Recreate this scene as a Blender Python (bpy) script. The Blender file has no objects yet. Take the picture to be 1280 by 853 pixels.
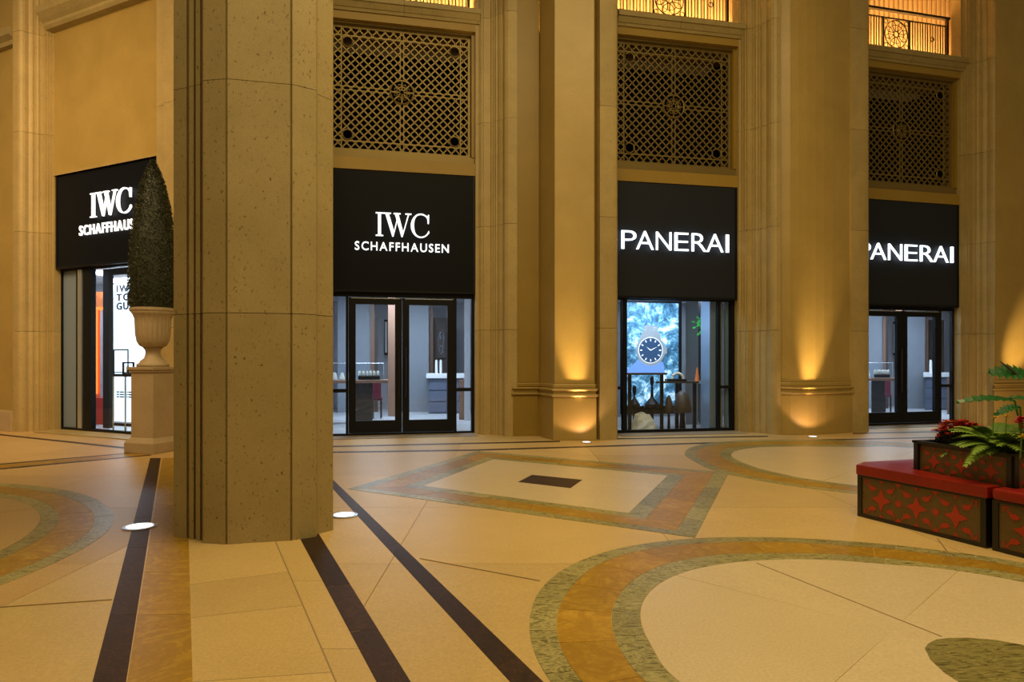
import bpy, bmesh, math, random
from mathutils import Vector, Matrix
random.seed(7)
C = bpy.context.scene.collection
F, EYE, HY = 850.0, 1.5, 450.0          # focal length in pixels, eye height, horizon row

# ------------------------------------------------------------------ camera
cam = bpy.data.cameras.new('camera'); co = bpy.data.objects.new('camera', cam); C.objects.link(co)
co.location = (0, 0, EYE); co.rotation_euler = (math.radians(90), 0, 0)
cam.lens = 36 * F / 1280; cam.sensor_width = 36; cam.shift_y = (HY - 426.5) / 1280
cam.clip_end = 200
bpy.context.scene.camera = co
# ------------------------------------------------------------------ world, light, exposure
sc = bpy.context.scene
sc.view_settings.view_transform = 'Standard'; sc.view_settings.look = 'None'
sc.view_settings.gamma = 1; sc.view_settings.exposure = -0.10
w = bpy.data.worlds.new('world'); sc.world = w; w.use_nodes = True
w.node_tree.nodes['Background'].inputs[0].default_value = (1.0, 0.72, 0.34, 1)
w.node_tree.nodes['Background'].inputs[1].default_value = 0.13

def area(name, loc, size, power, col, rot=(0, 0, 0), sy=None, spread=None):
    l = bpy.data.lights.new(name, 'AREA'); l.energy = power; l.color = col; l.size = size
    if sy: l.shape = 'RECTANGLE'; l.size_y = sy
    if spread: l.spread = spread
    o = bpy.data.objects.new(name, l); C.objects.link(o); o.location = loc; o.rotation_euler = rot
    return o
WARM = (1.0, 0.74, 0.34)
area('atrium_light', (1.5, 4.5, 11.5), 8, 1030, WARM, sy=6)
area('atrium_light_front', (2, -3, 8.5), 9, 270, WARM, rot=(math.radians(62), 0, 0), sy=4)
area('left_wall_fill', (-9, 6, 9.5), 4, 330, (1.0, .66, .32), rot=(math.radians(52), 0, math.radians(8)), spread=math.radians(95))  # added fill that brightens the left plaster wall, no real fitting
COOL = (0.72, 0.85, 1.0)

# ------------------------------------------------------------------ materials
def newmat(name):
    m = bpy.data.materials.new(name); m.use_nodes = True
    nt = m.node_tree; b = nt.nodes['Principled BSDF']
    return m, nt, b
def plain(name, col, rough=.5, metal=0, spec=.5, emis=None, es=0):
    m, nt, b = newmat(name)
    b.inputs['Base Color'].default_value = (*col, 1); b.inputs['Roughness'].default_value = rough
    b.inputs['Metallic'].default_value = metal; b.inputs['Specular IOR Level'].default_value = spec
    if emis: b.inputs['Emission Color'].default_value = (*emis, 1); b.inputs['Emission Strength'].default_value = es
    return m
def ramp(nt, fac, stops):
    r = nt.nodes.new('ShaderNodeValToRGB')
    while len(r.color_ramp.elements) < len(stops): r.color_ramp.elements.new(.5)
    for e, (p, c) in zip(r.color_ramp.elements, stops): e.position = p; e.color = (*c, 1)
    nt.links.new(fac, r.inputs[0]); return r.outputs[0]
def noise(nt, scale, detail=4, rough=.6, dist=0, vec=None):
    n = nt.nodes.new('ShaderNodeTexNoise'); n.inputs['Scale'].default_value = scale
    n.inputs['Detail'].default_value = detail; n.inputs['Roughness'].default_value = rough
    n.inputs['Distortion'].default_value = dist
    if vec: nt.links.new(vec, n.inputs['Vector'])
    return n.outputs['Fac']
def mixc(nt, fac, a, b, mode='MIX'):
    m = nt.nodes.new('ShaderNodeMix'); m.data_type = 'RGBA'; m.blend_type = mode
    for s, v in ((m.inputs[0], fac), (m.inputs[6], a), (m.inputs[7], b)):
        if isinstance(v, (int, float)): s.default_value = v
        elif isinstance(v, tuple): s.default_value = (*v, 1)
        else: nt.links.new(v, s)
    return m.outputs[2]
def objvec(nt, world=True, stretch=None):
    g = nt.nodes.new('ShaderNodeNewGeometry').outputs['Position']
    oi = nt.nodes.new('ShaderNodeObjectInfo').outputs['Random']
    mp = nt.nodes.new('ShaderNodeMapping'); nt.links.new(g, mp.inputs['Vector'])
    if stretch: mp.inputs['Scale'].default_value = stretch
    return mp.outputs[0], oi
def bump(nt, b, h, strength, dist=.01):
    n = nt.nodes.new('ShaderNodeBump'); n.inputs['Strength'].default_value = strength; n.inputs['Distance'].default_value = dist
    nt.links.new(h, n.inputs['Height']); nt.links.new(n.outputs[0], b.inputs['Normal'])
def stonemat(name, lo, hi, pit, rough=.55, scale=2.2, pits=28, vary=.10, coat=0):
    m, nt, b = newmat(name); v, rnd = objvec(nt)
    big = noise(nt, scale, 6, .62, .4, v)
    base = ramp(nt, big, [(.32, lo), (.68, hi)])
    fine = noise(nt, pits * 2.4, 3, .7, 0, v)
    base = mixc(nt, .35, base, ramp(nt, fine, [(.35, tuple(x * .80 for x in lo)), (.65, tuple(min(1, x * 1.12) for x in hi))]))
    pv = nt.nodes.new('ShaderNodeMapping'); nt.links.new(v, pv.inputs['Vector']); pv.inputs['Scale'].default_value = (1, 1, .6)
    pn = noise(nt, pits, 2, .5, .6, pv.outputs[0])
    pf = ramp(nt, pn, [(.29, (1, 1, 1)), (.35, (0, 0, 0))])
    col = mixc(nt, pf, base, pit)
    tint = nt.nodes.new('ShaderNodeMapRange'); nt.links.new(rnd, tint.inputs[0])
    tint.inputs[3].default_value = 1 - vary; tint.inputs[4].default_value = 1 + vary * .5
    hs = nt.nodes.new('ShaderNodeHueSaturation'); nt.links.new(col, hs.inputs['Color']); nt.links.new(tint.outputs[0], hs.inputs['Value'])
    nt.links.new(hs.outputs[0], b.inputs['Base Color'])
    b.inputs['Roughness'].default_value = rough
    if coat: b.inputs['Coat Weight'].default_value = coat; b.inputs['Coat Roughness'].default_value = .12
    bump(nt, b, pn, .25, .004)
    return m
def floormat(name, lo, hi, rough=.3, scale=1.2, fine=60, vein=None, stretch=None, vary=.12, dist=.5):
    m, nt, b = newmat(name); v, rnd = objvec(nt, stretch=stretch)
    # each slab is cut from another piece of rock: shift the pattern by the object's random number
    ad = nt.nodes.new('ShaderNodeVectorMath'); ad.operation = 'ADD'
    sc_ = nt.nodes.new('ShaderNodeMath'); sc_.operation = 'MULTIPLY'; nt.links.new(rnd, sc_.inputs[0]); sc_.inputs[1].default_value = 37
    nt.links.new(v, ad.inputs[0]); nt.links.new(sc_.outputs[0], ad.inputs[1]); v = ad.outputs[0]
    base = ramp(nt, noise(nt, scale, 6, .65, dist, v), [(.3, lo), (.7, hi)])
    f = noise(nt, fine, 3, .7, 0, v)
    base = mixc(nt, .35, base, ramp(nt, f, [(.33, tuple(x * .72 for x in lo)), (.66, tuple(min(1, x * 1.15) for x in hi))]))
    if vein:
        vn = noise(nt, scale * 2.0, 8, .7, 2.2, v)
        base = mixc(nt, ramp(nt, vn, [(.40, (0, 0, 0)), (.5, (1, 1, 1)), (.58, (0, 0, 0))]), base, vein)
    tint = nt.nodes.new('ShaderNodeMapRange'); nt.links.new(rnd, tint.inputs[0])
    tint.inputs[3].default_value = 1 - vary; tint.inputs[4].default_value = 1 + vary * .4
    hs = nt.nodes.new('ShaderNodeHueSaturation'); nt.links.new(base, hs.inputs['Color']); nt.links.new(tint.outputs[0], hs.inputs['Value'])
    nt.links.new(hs.outputs[0], b.inputs['Base Color'])
    b.inputs['Roughness'].default_value = rough; b.inputs['Specular IOR Level'].default_value = .28
    return m
def glassmat(name, tint=(.93, .97, 1), refl=.06):
    m = bpy.data.materials.new(name); m.use_nodes = True; nt = m.node_tree; nt.nodes.clear()
    o = nt.nodes.new('ShaderNodeOutputMaterial'); t = nt.nodes.new('ShaderNodeBsdfTransparent'); g = nt.nodes.new('ShaderNodeBsdfGlossy')
    t.inputs[0].default_value = (*tint, 1); g.inputs['Roughness'].default_value = .03
    lw = nt.nodes.new('ShaderNodeLayerWeight'); lw.inputs[0].default_value = .5
    pw = nt.nodes.new('ShaderNodeMath'); pw.operation = 'POWER'; nt.links.new(lw.outputs['Facing'], pw.inputs[0]); pw.inputs[1].default_value = 5
    ml = nt.nodes.new('ShaderNodeMath'); ml.operation = 'MULTIPLY_ADD'; nt.links.new(pw.outputs[0], ml.inputs[0]); ml.inputs[1].default_value = .5; ml.inputs[2].default_value = .035
    mx = nt.nodes.new('ShaderNodeMixShader'); nt.links.new(ml.outputs[0], mx.inputs[0]); nt.links.new(t.outputs[0], mx.inputs[1]); nt.links.new(g.outputs[0], mx.inputs[2])
    nt.links.new(mx.outputs[0], o.inputs[0]); return m

M = {}
M['stone'] = stonemat('pitted_limestone', (.38, .285, .115), (.50, .38, .16), (.26, .18, .08), .5, 2.2, 55)
M['column'] = stonemat('pitted_column_stone', (.38, .30, .13), (.49, .39, .18), (.17, .115, .045), .6, 1.8, 52)
M['stucco'] = stonemat('golden_plaster', (.38, .265, .07), (.49, .345, .105), (.38, .265, .075), .38, 1.1, 60, .03)
M['beam'] = stonemat('ochre_plaster_beam', (.32, .21, .035), (.37, .245, .045), (.30, .19, .035), .5, 1.5, 60, .03)
M['cornice'] = stonemat('cornice_stone', (.32, .255, .10), (.43, .34, .15), (.26, .18, .07), .55)
M['cream'] = floormat('cream_floor_stone', (.58, .415, .17), (.68, .495, .22), .42)
M['orange_cream'] = floormat('apricot_floor_stone', (.56, .37, .145), (.64, .435, .18), .42)
M['pale'] = floormat('pale_floor_stone', (.64, .52, .33), (.70, .58, .38), .36, vary=.04)
M['gold'] = floormat('golden_marble', (.37, .205, .018), (.55, .345, .045), .38, 1.3, 30, (.36, .20, .020), (1, 1, 1), .18, 1.2)
M['green'] = floormat('green_marble', (.045, .050, .018), (.27, .245, .085), .36, 5, 40, (.50, .45, .20), (.6, 1.8, 1), .25, 2.0)
M['darkgreen'] = floormat('dark_green_marble', (.035, .035, .010), (.17, .145, .045), .3, 4, 30, (.36, .32, .12), (.5, 3.5, 1), .1, 1.5)
M['brown'] = floormat('dark_brown_marble', (.028, .016, .012), (.12, .055, .024), .5, 12, 60, (.02, .012, .01), None, .35, 1)
M['grout'] = plain('floor_grout', (.30, .21, .11), .7)
M['greystone'] = floormat('grey_threshold_stone', (.30, .25, .19), (.42, .36, .28), .3)
M['black'] = plain('black_metal', (.007, .0085, .012), .4, 0, .2)
M['awning'] = plain('black_sign_panel', (.005, .0068, .011), .5, 0, .12)
M['awning_grey'] = plain('charcoal_sign_panel', (.019, .024, .038), .5, 0, .2)
M['letter'] = plain('lit_white_letter', (.9, .9, .9), .5, emis=(.92, .96, 1), es=1.25)
M['letter_backlit'] = plain('backlit_white_letter', (.9, .9, .9), .5, emis=(.85, .95, 1), es=2.0)
M['bronze'] = plain('brass_grille_metal', (.24, .175, .055), .45, .4)
M['ochre_shade'] = stonemat('shaded_ochre_plaster', (.25, .165, .022), (.33, .215, .035), (.26, .17, .025), .42, 1.1, 60, .03)  # a darker ochre plaster, with the shade of the recesses mixed into its colour
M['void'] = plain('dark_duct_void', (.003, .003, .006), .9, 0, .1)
M['iron'] = plain('dark_bronze_iron', (.06, .035, .015), .4, .6)
M['rail_gold'] = plain('gilded_iron', (.30, .20, .08), .35, .8)
M['curtain'] = plain('upper_gallery_panelling', (.75, .50, .22), .5)
M['glass'] = glassmat('clear_glass')
M['steelblue'] = plain('blue_grey_metal', (.22, .30, .42), .3, .2)
M['silver'] = plain('silver_metal', (.62, .68, .75), .25, .8)
M['wallgrey'] = stonemat('shop_grey_plaster', (.22, .245, .28), (.26, .285, .32), (.21, .235, .27), .5, 1.5, 30, .02)
M['wallpale'] = plain('shop_pale_wall', (.66, .66, .69), .6)
M['shopfloor'] = floormat('shop_floor_tile', (.50, .52, .55), (.58, .60, .63), .25, vary=.05)
M['wood'] = plain('shop_walnut', (.24, .13, .085), .4)
M['darkwood'] = plain('shop_dark_panel', (.06, .045, .04), .5)
M['darkstone'] = floormat('dark_plinth_stone', (.02, .024, .028), (.06, .065, .07), .3, 6)
M['bluecab'] = plain('blue_grey_cabinet', (.10, .125, .18), .45)
M['white'] = plain('white_lacquer', (.80, .80, .80), .35)
M['maroon'] = plain('maroon_leather', (.12, .012, .03), .4)
M['cushion'] = plain('cream_velvet_pad', (.72, .68, .58), .7)
M['lamp'] = plain('cool_lamp_panel', (1, 1, 1), .5, emis=(.75, .87, 1), es=7)
M['lightbox'] = plain('backlit_white_board', (.9, .9, .9), .5, emis=(.78, .92, 1), es=1.5)
M['orange'] = plain('orange_neon_panel', (.8, .2, .03), .5, emis=(1, .25, .03), es=1.4)
M['orangedim'] = plain('orange_lacquer', (.8, .22, .06), .4)
M['red'] = plain('red_carpet', (.6, .03, .02), .6)
M['ink'] = plain('black_ink', (.02, .02, .03), .6)
M['redleather'] = stonemat('red_leather', (.22, .010, .006), (.28, .014, .007), (.18, .008, .005), .30, 3, 40, .03)
M['olive'] = stonemat('olive_weave_panel', (.10, .062, .018), (.15, .095, .03), (.07, .045, .015), .32, 8, 60, .04)
M['redinlay'] = plain('red_inlay', (.40, .035, .012), .35)
M['ebony'] = plain('ebony_trim', (.012, .010, .009), .3)
M['soil'] = plain('dark_soil', (.03, .02, .012), .9)
M['urn'] = stonemat('cast_urn_stone', (.42, .32, .19), (.50, .39, .24), (.36, .27, .15), .55, 3, 50, .03)
M['leafdark'] = plain('dark_box_leaf', (.028, .034, .016), .5)
M['leaflite'] = plain('olive_box_leaf', (.10, .10, .04), .5)
M['leaf'] = plain('glossy_green_leaf', (.014, .10, .018), .3)
M['fern'] = plain('fern_green', (.10, .22, .02), .5)
M['fern2'] = plain('bright_frond_green', (.20, .33, .04), .5)
M['mumred'] = plain('crimson_petal', (.40, .015, .012), .5)
M['mumorange'] = plain('orange_petal', (.65, .15, .01), .5)
M['pink'] = plain('pink_petal', (.55, .03, .09), .5)
M['yellow'] = plain('yellow_petal', (.75, .48, .02), .5)
M['neonleaf'] = plain('lit_green_leaf', (.08, .75, .12), .5)
M['lens'] = plain('uplight_lens', (1, 1, 1), .3, emis=(.85, .93, 1), es=1.6)
M['steel'] = plain('brushed_steel_ring', (.5, .5, .52), .3, 1)

# ------------------------------------------------------------------ mesh helpers
class MB:
    def __init__(s): s.v = []; s.f = []; s.m = []
    def add(s, vs, fs, mi=0):
        k = len(s.v); s.v += [tuple(p) for p in vs]; s.f += [tuple(i + k for i in f) for f in fs]; s.m += [mi] * len(fs)
    def prism(s, poly, z0, z1, mi=0):
        # poly: list of (x, y), any winding
        a = sum(poly[i][0] * poly[(i + 1) % len(poly)][1] - poly[(i + 1) % len(poly)][0] * poly[i][1] for i in range(len(poly)))
        if a < 0: poly = poly[::-1]
        n = len(poly)
        vs = [(x, y, z0) for x, y in poly] + [(x, y, z1) for x, y in poly]
        fs = [tuple(range(n))[::-1], tuple(range(n, 2 * n))] + [(i, (i + 1) % n, (i + 1) % n + n, i + n) for i in range(n)]
        s.add(vs, fs, mi)
    def hexa(s, p, mi=0):   # 8 points: bottom 4, top 4
        s.add(p, [(3, 2, 1, 0), (4, 5, 6, 7), (0, 1, 5, 4), (1, 2, 6, 5), (2, 3, 7, 6), (3, 0, 4, 7)], mi)
    def box(s, x0, x1, y0, y1, z0, z1, mi=0):
        s.hexa([(x0, y0, z0), (x1, y0, z0), (x1, y1, z0), (x0, y1, z0), (x0, y0, z1), (x1, y0, z1), (x1, y1, z1), (x0, y1, z1)], mi)
    def lathe(s, prof, n=32, c=(0, 0), flute=0, nf=24, mi=0, frange=None):
        vs = []; fs = []
        for i, (r, z) in enumerate(prof):
            for k in range(n):
                a = 2 * math.pi * k / n; rr = r
                if flute and frange and frange[0] <= z <= frange[1]: rr = r * (1 - flute * (.5 + .5 * math.cos(a * nf)))
                vs.append((c[0] + rr * math.cos(a), c[1] + rr * math.sin(a), z))
        for i in range(len(prof) - 1):
            for k in range(n):
                fs.append((i * n + k, i * n + (k + 1) % n, (i + 1) * n + (k + 1) % n, (i + 1) * n + k))
        fs.append(tuple(range(n))[::-1]); fs.append(tuple((len(prof) - 1) * n + k for k in range(n)))
        s.add(vs, fs, mi)
    def tube(s, pts, r, n=6, mi=0, closed=False):
        pts = [Vector(p) for p in pts]; vs = []; fs = []; m = len(pts)
        for i, p in enumerate(pts):
            if closed: t = pts[(i + 1) % m] - pts[i - 1]
            else: t = pts[min(i + 1, m - 1)] - pts[max(i - 1, 0)]
            t.normalize(); a = Vector((0, 0, 1)) if abs(t.z) < .9 else Vector((1, 0, 0))
            u = t.cross(a).normalized(); w_ = t.cross(u)
            rr = r[i] if isinstance(r, (list, tuple)) else r
            for k in range(n):
                q = 2 * math.pi * k / n
                vs.append(p + u * math.cos(q) * rr + w_ * math.sin(q) * rr)
        for i in range(m if closed else m - 1):
            for k in range(n):
                fs.append((i * n + k, i * n + (k + 1) % n, ((i + 1) % m) * n + (k + 1) % n, ((i + 1) % m) * n + k))
        if not closed: fs += [tuple(range(n))[::-1], tuple((m - 1) * n + k for k in range(n))]
        s.add(vs, fs, mi)
    def build(s, name, mats, parent=None, smooth=False, bev=0):
        me = bpy.data.meshes.new(name); me.from_pydata(s.v, [], s.f)
        if not isinstance(mats, (list, tuple)): mats = [mats]
        for m in mats: me.materials.append(m)
        if len(mats) > 1: me.polygons.foreach_set('material_index', s.m)
        if smooth: me.polygons.foreach_set('use_smooth', [True] * len(me.polygons))
        me.update()
        o = bpy.data.objects.new(name, me); C.objects.link(o)
        if parent is not None: adopt(o, parent)
        if bev:
            b = o.modifiers.new('bevel', 'BEVEL'); b.width = bev; b.segments = 2; b.limit_method = 'ANGLE'
        return o
def worldmat(o):
    m = Matrix.LocRotScale(o.location, o.rotation_euler, o.scale)
    return worldmat(o.parent) @ m if o.parent else m
def adopt(o, parent):            # keep world-space vertices while parenting to a placed empty
    o.parent = parent
    im = worldmat(parent).inverted()
    if o.type == 'MESH' and not o.get('local'):
        o.data.transform(im)
def tag(o, label=None, cat=None, group=None, kind=None):
    if label: o['label'] = label
    if cat: o['category'] = cat
    if group: o['group'] = group
    if kind: o['kind'] = kind
    return o
def empty(name, loc, label=None, cat=None, group=None, kind=None):
    o = bpy.data.objects.new(name, None); C.objects.link(o); o.location = loc; o.empty_display_size = .1
    return tag(o, label, cat, group, kind)
def part(name, mat, parent, fn, **k):
    if parent == 'trim': parent = trim()
    mb = MB(); fn(mb); return mb.build(name, mat, parent, **k)
def G(u, v):                      # a point of the floor that the photograph shows at (u, v)
    y = F * EYE / (v - HY); return ((u - 640) * y / F, y)
def offset(poly, d):              # convex polygon grown by d
    n = len(poly); out = []
    a = sum(poly[i][0] * poly[(i + 1) % n][1] - poly[(i + 1) % n][0] * poly[i][1] for i in range(n))
    sg = 1 if a > 0 else -1
    for i in range(n):
        p0, p1, p2 = Vector(poly[i - 1]), Vector(poly[i]), Vector(poly[(i + 1) % n])
        e1 = (p1 - p0).normalized(); e2 = (p2 - p1).normalized()
        n1 = Vector((e1.y, -e1.x)) * sg; n2 = Vector((e2.y, -e2.x)) * sg
        b = (n1 + n2); b = b / max(.3, b.dot(n1)); out.append(tuple(p1 + b * d))
    return out
def arc(c, r, a0, a1, n):
    return [(c[0] + r * math.cos(a0 + (a1 - a0) * i / n), c[1] + r * math.sin(a0 + (a1 - a0) * i / n)) for i in range(n + 1)]

# ------------------------------------------------------------------ bay frames of the facade
class Bay:
    def __init__(s, uL, mL, uR, mR):
        s.L = Vector(((uL - 640) / mL, F / mL)); s.R = Vector(((uR - 640) / mR, F / mR))
        s.W = (s.R - s.L).length; s.d = (s.R - s.L).normalized(); s.n = Vector((s.d.y, -s.d.x))
        s.ang = math.atan2(s.d.y, s.d.x); s.uL, s.uR = uL, uR
    def p(s, a, t, z=None):
        q = s.L + s.d * a + s.n * t
        return (q.x, q.y) if z is None else (q.x, q.y, z)
    def s_at(s, u, t=0):          # position along the bay seen at column u
        k = (u - 640) / F; o = s.L + s.n * t     # o.x + d.x a = k (o.y + d.y a)
        return (k * o.y - o.x) / (s.d.x - k * s.d.y)
    def box(s, mb, a0, a1, t0, t1, z0, z1, mi=0):
        q = [s.p(a0, t0), s.p(a1, t0), s.p(a1, t1), s.p(a0, t1)]
        mb.prism(q, z0, z1, mi)
    def z_at(s, a, t, v):
        return EYE + (HY - v) * s.p(a, t)[1] / F
    def prof(s, mb, a0, a1, pr, mi=0):   # profile [(t, z)] swept from a0 to a1
        n = len(pr); vs = [s.p(a0, t, z) for t, z in pr] + [s.p(a1, t, z) for t, z in pr]
        fs = [tuple(range(n)), tuple(range(n, 2 * n))[::-1]] + [(i, i + n, (i + 1) % n + n, (i + 1) % n) for i in range(n)]
        mb.add(vs, fs, mi)
B1 = Bay(70, 59.0, 202.5, 65.7); B2 = Bay(411, 64.8, 594, 61.9); B3 = Bay(769.5, 62.3, 921.5, 59.8); B4 = Bay(1066, 56.2, 1198.5, 53.6)
ZTOP = 12.0
COURSES = [0, 2.09, 4.17, 6.25, 8.34, 10.4, ZTOP]

# ------------------------------------------------------------------ floor
fl = MB(); fl.box(-17, 17, -3, 26, -.3, -.006)
floor = fl.build('floor', M['grout']); tag(floor, kind='structure')
def piece(name, poly, mat, z1=.002, z0=-.006):
    mb = MB(); mb.prism(poly, z0, z1); return mb.build(name, mat, floor)
# large cream slabs under everything, laid with open joints
g = .0025
for i in range(-7, 8):
    for j in range(0, 10):
        x0, x1, y0, y1 = i * 2.2 - .9, i * 2.2 + 1.3, -2.6 + j * 1.9, -2.6 + (j + 1) * 1.9
        if y0 < .8: continue
        piece('slab', [(x0 + g, y0 + g), (x1 - g, y0 + g), (x1 - g, y1 - g), (x0 + g, y1 - g)],
              M['orange_cream'] if x1 < -2.2 else M['cream'], 0)
def quad(name, pts, mat, z=.002): return piece(name, [G(*p) for p in pts], mat, z)
def strip(l0, l1, r0, r1, cuts, name, mat, z=.002, gap=.002):
    # strip between the left edge l0-l1 and the right edge r0-r1 (pixels), cut into slabs at the given fractions (in depth)
    a0, a1, b0, b1 = [Vector(G(*p)) for p in (l0, l1, r0, r1)]
    ln = (a1 - a0).length
    for c0, c1 in zip(cuts[:-1], cuts[1:]):
        k = gap / ln
        piece(name, [tuple(a0.lerp(a1, c0 + k)), tuple(a0.lerp(a1, c1 - k)), tuple(b0.lerp(b1, c1 - k)), tuple(b0.lerp(b1, c0 + k))],
              mat if not isinstance(mat, list) else random.choice(mat), z)
quad('grout_bed', ((234, 690), (384, 674), (562, 980), (243, 980)), M['grout'], .0005)
# cream strip in front of the column with its own joints
strip((234.8, 690), (244, 980), (342, 674), (473, 980), [0, .27, .47, .74, 1], 'slab', M['cream'], .0012, .003)
strip((343.6, 674), (476, 980), (384, 674), (560, 980), [0, .33, .66, 1], 'slab', M['cream'], .0012, .003)
# dark stripe, golden stripe left of the column
strip((187.8, 573), (82.9, 980), (201, 573), (138, 980), [0, .25, .49, .62, .8, 1], 'border_slab', M['brown'], .002)
strip((203, 573), (139, 980), (233, 573), (244.2, 980), [0, .2, .42, .60, .70, .80, 1], 'golden_slab', M['gold'], .002)
# stripes right of the column
strip((374, 672), (538, 980), (398, 667), (592, 980), [0, .38, .6, .8, 1], 'border_slab', M['brown'], .002)
strip((412, 607), (754, 980), (412, 596), (811, 980), [0, .25, .5, .68, .84, 1], 'border_slab', M['brown'], .002)
# paired dark lines along the shop fronts
def line(a, b, wa, wb, mat='brown', name='border_slab', z=.0016, n=5):
    strip((a[0], a[1] - wa), (b[0], b[1] - wb), a, b, [i / n for i in range(n + 1)], name, M[mat], z)
line((300, 568.5), (596, 563.8), 1.9, 1.7); line((596, 563.8), (790, 557.8), 1.7, 1.6); line((790, 557.8), (960, 552.6), 1.6, 1.5)
line((960, 552.6), (1300, 545), 1.5, 1.3)
line((300, 562), (700, 552.8), 1.6, 1.5); line((768, 549.6), (960, 546.4), 1.4, 1.3); line((1066, 542.8), (1300, 538), 1.3, 1.2)
line((-60, 538), (165, 562.3), 1.6, 2.0)
strip((-60, 585), (176, 565.2), (-60, 593), (190, 569.6), [0, .25, .5, .75, 1], 'border_slab', M['brown'], .0014)
strip((-60, 586.6), (176, 566.1), (-60, 591.3), (188, 568.7), [0, .25, .5, .75, 1], 'golden_slab', M['gold'], .0022)

def fit_circle(pts):              # least-squares circle of floor points
    P = [G(*p) for p in pts]
    sx = sum(p[0] for p in P) / len(P); sy = sum(p[1] for p in P) / len(P)
    import numpy as np
    A = np.array([[p[0], p[1], 1] for p in P]); b = np.array([p[0] ** 2 + p[1] ** 2 for p in P])
    s = np.linalg.lstsq(A, b, rcond=None)[0]; c = s[:2] / 2
    return (c[0], c[1]), math.sqrt(s[2] + c @ c)
def smooth_edge(pts, c):          # the edge as radius by angle: measured where seen, circle elsewhere
    P = [Vector(G(*p)) - Vector(c) for p in pts]
    A = sorted((math.atan2(p.y, p.x) % (2 * math.pi), p.length) for p in P)
    rm = sum(r for a, r in A) / len(A)
    n = 144; out = []
    for i in range(n):
        a = 2 * math.pi * i / n; num = rm * .02; den = .02
        for b, r in A:
            d = abs((a - b + math.pi) % (2 * math.pi) - math.pi); w_ = math.exp(-(d / .20) ** 2); num += r * w_; den += w_
        out.append(num / den)
    return out
def ring(c, ro, ri, nseg, mat, name, z, off=0):
    n = len(ro); per = n // nseg
    for k in range(nseg):
        i0 = k * per + off; o_, i_ = [], []
        for i in range(per + 1):
            j = (i0 + i) % n; a = 2 * math.pi * (i0 + i) / n
            if i == 0: a += .0012
            if i == per: a -= .0012
            o_.append((c[0] + ro[j] * math.cos(a), c[1] + ro[j] * math.sin(a)))
            i_.append((c[0] + ri[j] * math.cos(a), c[1] + ri[j] * math.sin(a)))
        piece(name, o_ + i_[::-1], mat, z)
def disc(c, r, nseg, mat, name, z):
    n = len(r); per = n // nseg
    for k in range(nseg):
        pts = [(c[0], c[1])]
        for i in range(per + 1):
            j = (k * per + i + 18) % n; a = 2 * math.pi * (k * per + i + 18) / n
            if i == 0: a += .002
            if i == per: a -= .002
            pts.append((c[0] + r[j] * math.cos(a), c[1] + r[j] * math.sin(a)))
        piece(name, pts, mat, z)
def medallion(outer, e1, e2, e3, nseg, tint, ndisc=4):
    c, r = fit_circle(outer)
    r0, r1, r2, r3 = [smooth_edge(e, c) for e in (outer, e1, e2, e3)]
    g_ = .003
    ring(c, r0, [x + g_ for x in r1], nseg, M['green'], 'green_ring_segment', .0030)
    ring(c, r1, [x + g_ for x in r2], nseg, M['gold'], 'golden_ring_segment', .0030, 2)
    ring(c, r2, [x + g_ for x in r3], nseg, M['green'], 'green_ring_segment', .0030, 1)
    disc(c, r3, ndisc, tint, 'medallion_slab', .0030)
    return c, r
def cz(pts, s, ox, oy): return [(ox + x / s, oy + y / s) for x, y in pts]
A_ = [cz(q, 2.032, 650, 660) for q in (
    [(25, 240), (60, 150), (130, 95), (240, 55), (340, 38), (450, 28), (600, 25), (800, 33), (1000, 50), (1280, 90), (75, 392), (40, 320)],
    [(95, 240), (130, 155), (200, 95), (280, 64), (340, 52), (450, 42), (600, 37), (800, 45), (1000, 62), (1280, 103), (155, 392), (112, 320)],
    [(235, 240), (255, 170), (310, 120), (380, 90), (500, 70), (650, 66), (850, 72), (1000, 86), (1280, 122), (312, 392), (258, 310)],
    [(307, 220), (330, 165), (400, 120), (500, 95), (600, 85), (750, 82), (900, 92), (1100, 110), (1280, 138), (400, 392), (330, 290)])]
cA, rA = medallion(*A_, 24, M['pale'])
B_ = [cz(q, 5.332, 0, 590) for q in (
    [(0, 75), (180, 90), (400, 120), (550, 150), (700, 230), (757, 320), (720, 400), (600, 490), (420, 590), (220, 670), (0, 745)],
    [(0, 100), (200, 120), (400, 160), (520, 210), (600, 260), (632, 320), (600, 400), (500, 480), (350, 560), (150, 640), (0, 690)],
    [(0, 145), (120, 155), (250, 190), (330, 230), (385, 280), (395, 320), (370, 370), (300, 430), (200, 490), (0, 580)],
    [(0, 175), (100, 190), (180, 215), (240, 260), (265, 310), (240, 370), (180, 430), (100, 478), (0, 525)])]
cB, rB = medallion(*B_, 24, M['orange_cream'])
C_ = [cz(q, 4.571, 840, 540) for q in (
    [(72, 125), (110, 90), (230, 62), (440, 50), (700, 46), (130, 170), (280, 232), (500, 280), (800, 325), (1035, 355)],
    [(135, 125), (180, 90), (300, 68), (500, 58), (800, 56), (200, 175), (320, 222), (500, 266), (800, 312), (1035, 343)],
    [(275, 125), (310, 96), (420, 80), (600, 74), (800, 72), (340, 175), (470, 222), (700, 272), (1035, 318)],
    [(340, 130), (380, 105), (480, 92), (700, 85), (900, 87), (400, 175), (560, 226), (800, 274), (1035, 308)])]
cC, rC = medallion(*C_, 24, M['pale'])
# leaf-shaped green inlay at the lower right, inside the large medallion
leaf = [(1156, 812), (1160, 806), (1170, 801), (1184, 799), (1210, 798.6), (1245, 801.5), (1280, 808), (1330, 822), (1372, 842), (1385, 870), (1340, 892), (1260, 885), (1205, 858), (1180, 842), (1163, 826)]
piece('leaf_inlay', [G(*p) for p in leaf], M['darkgreen'], .0048)
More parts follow.
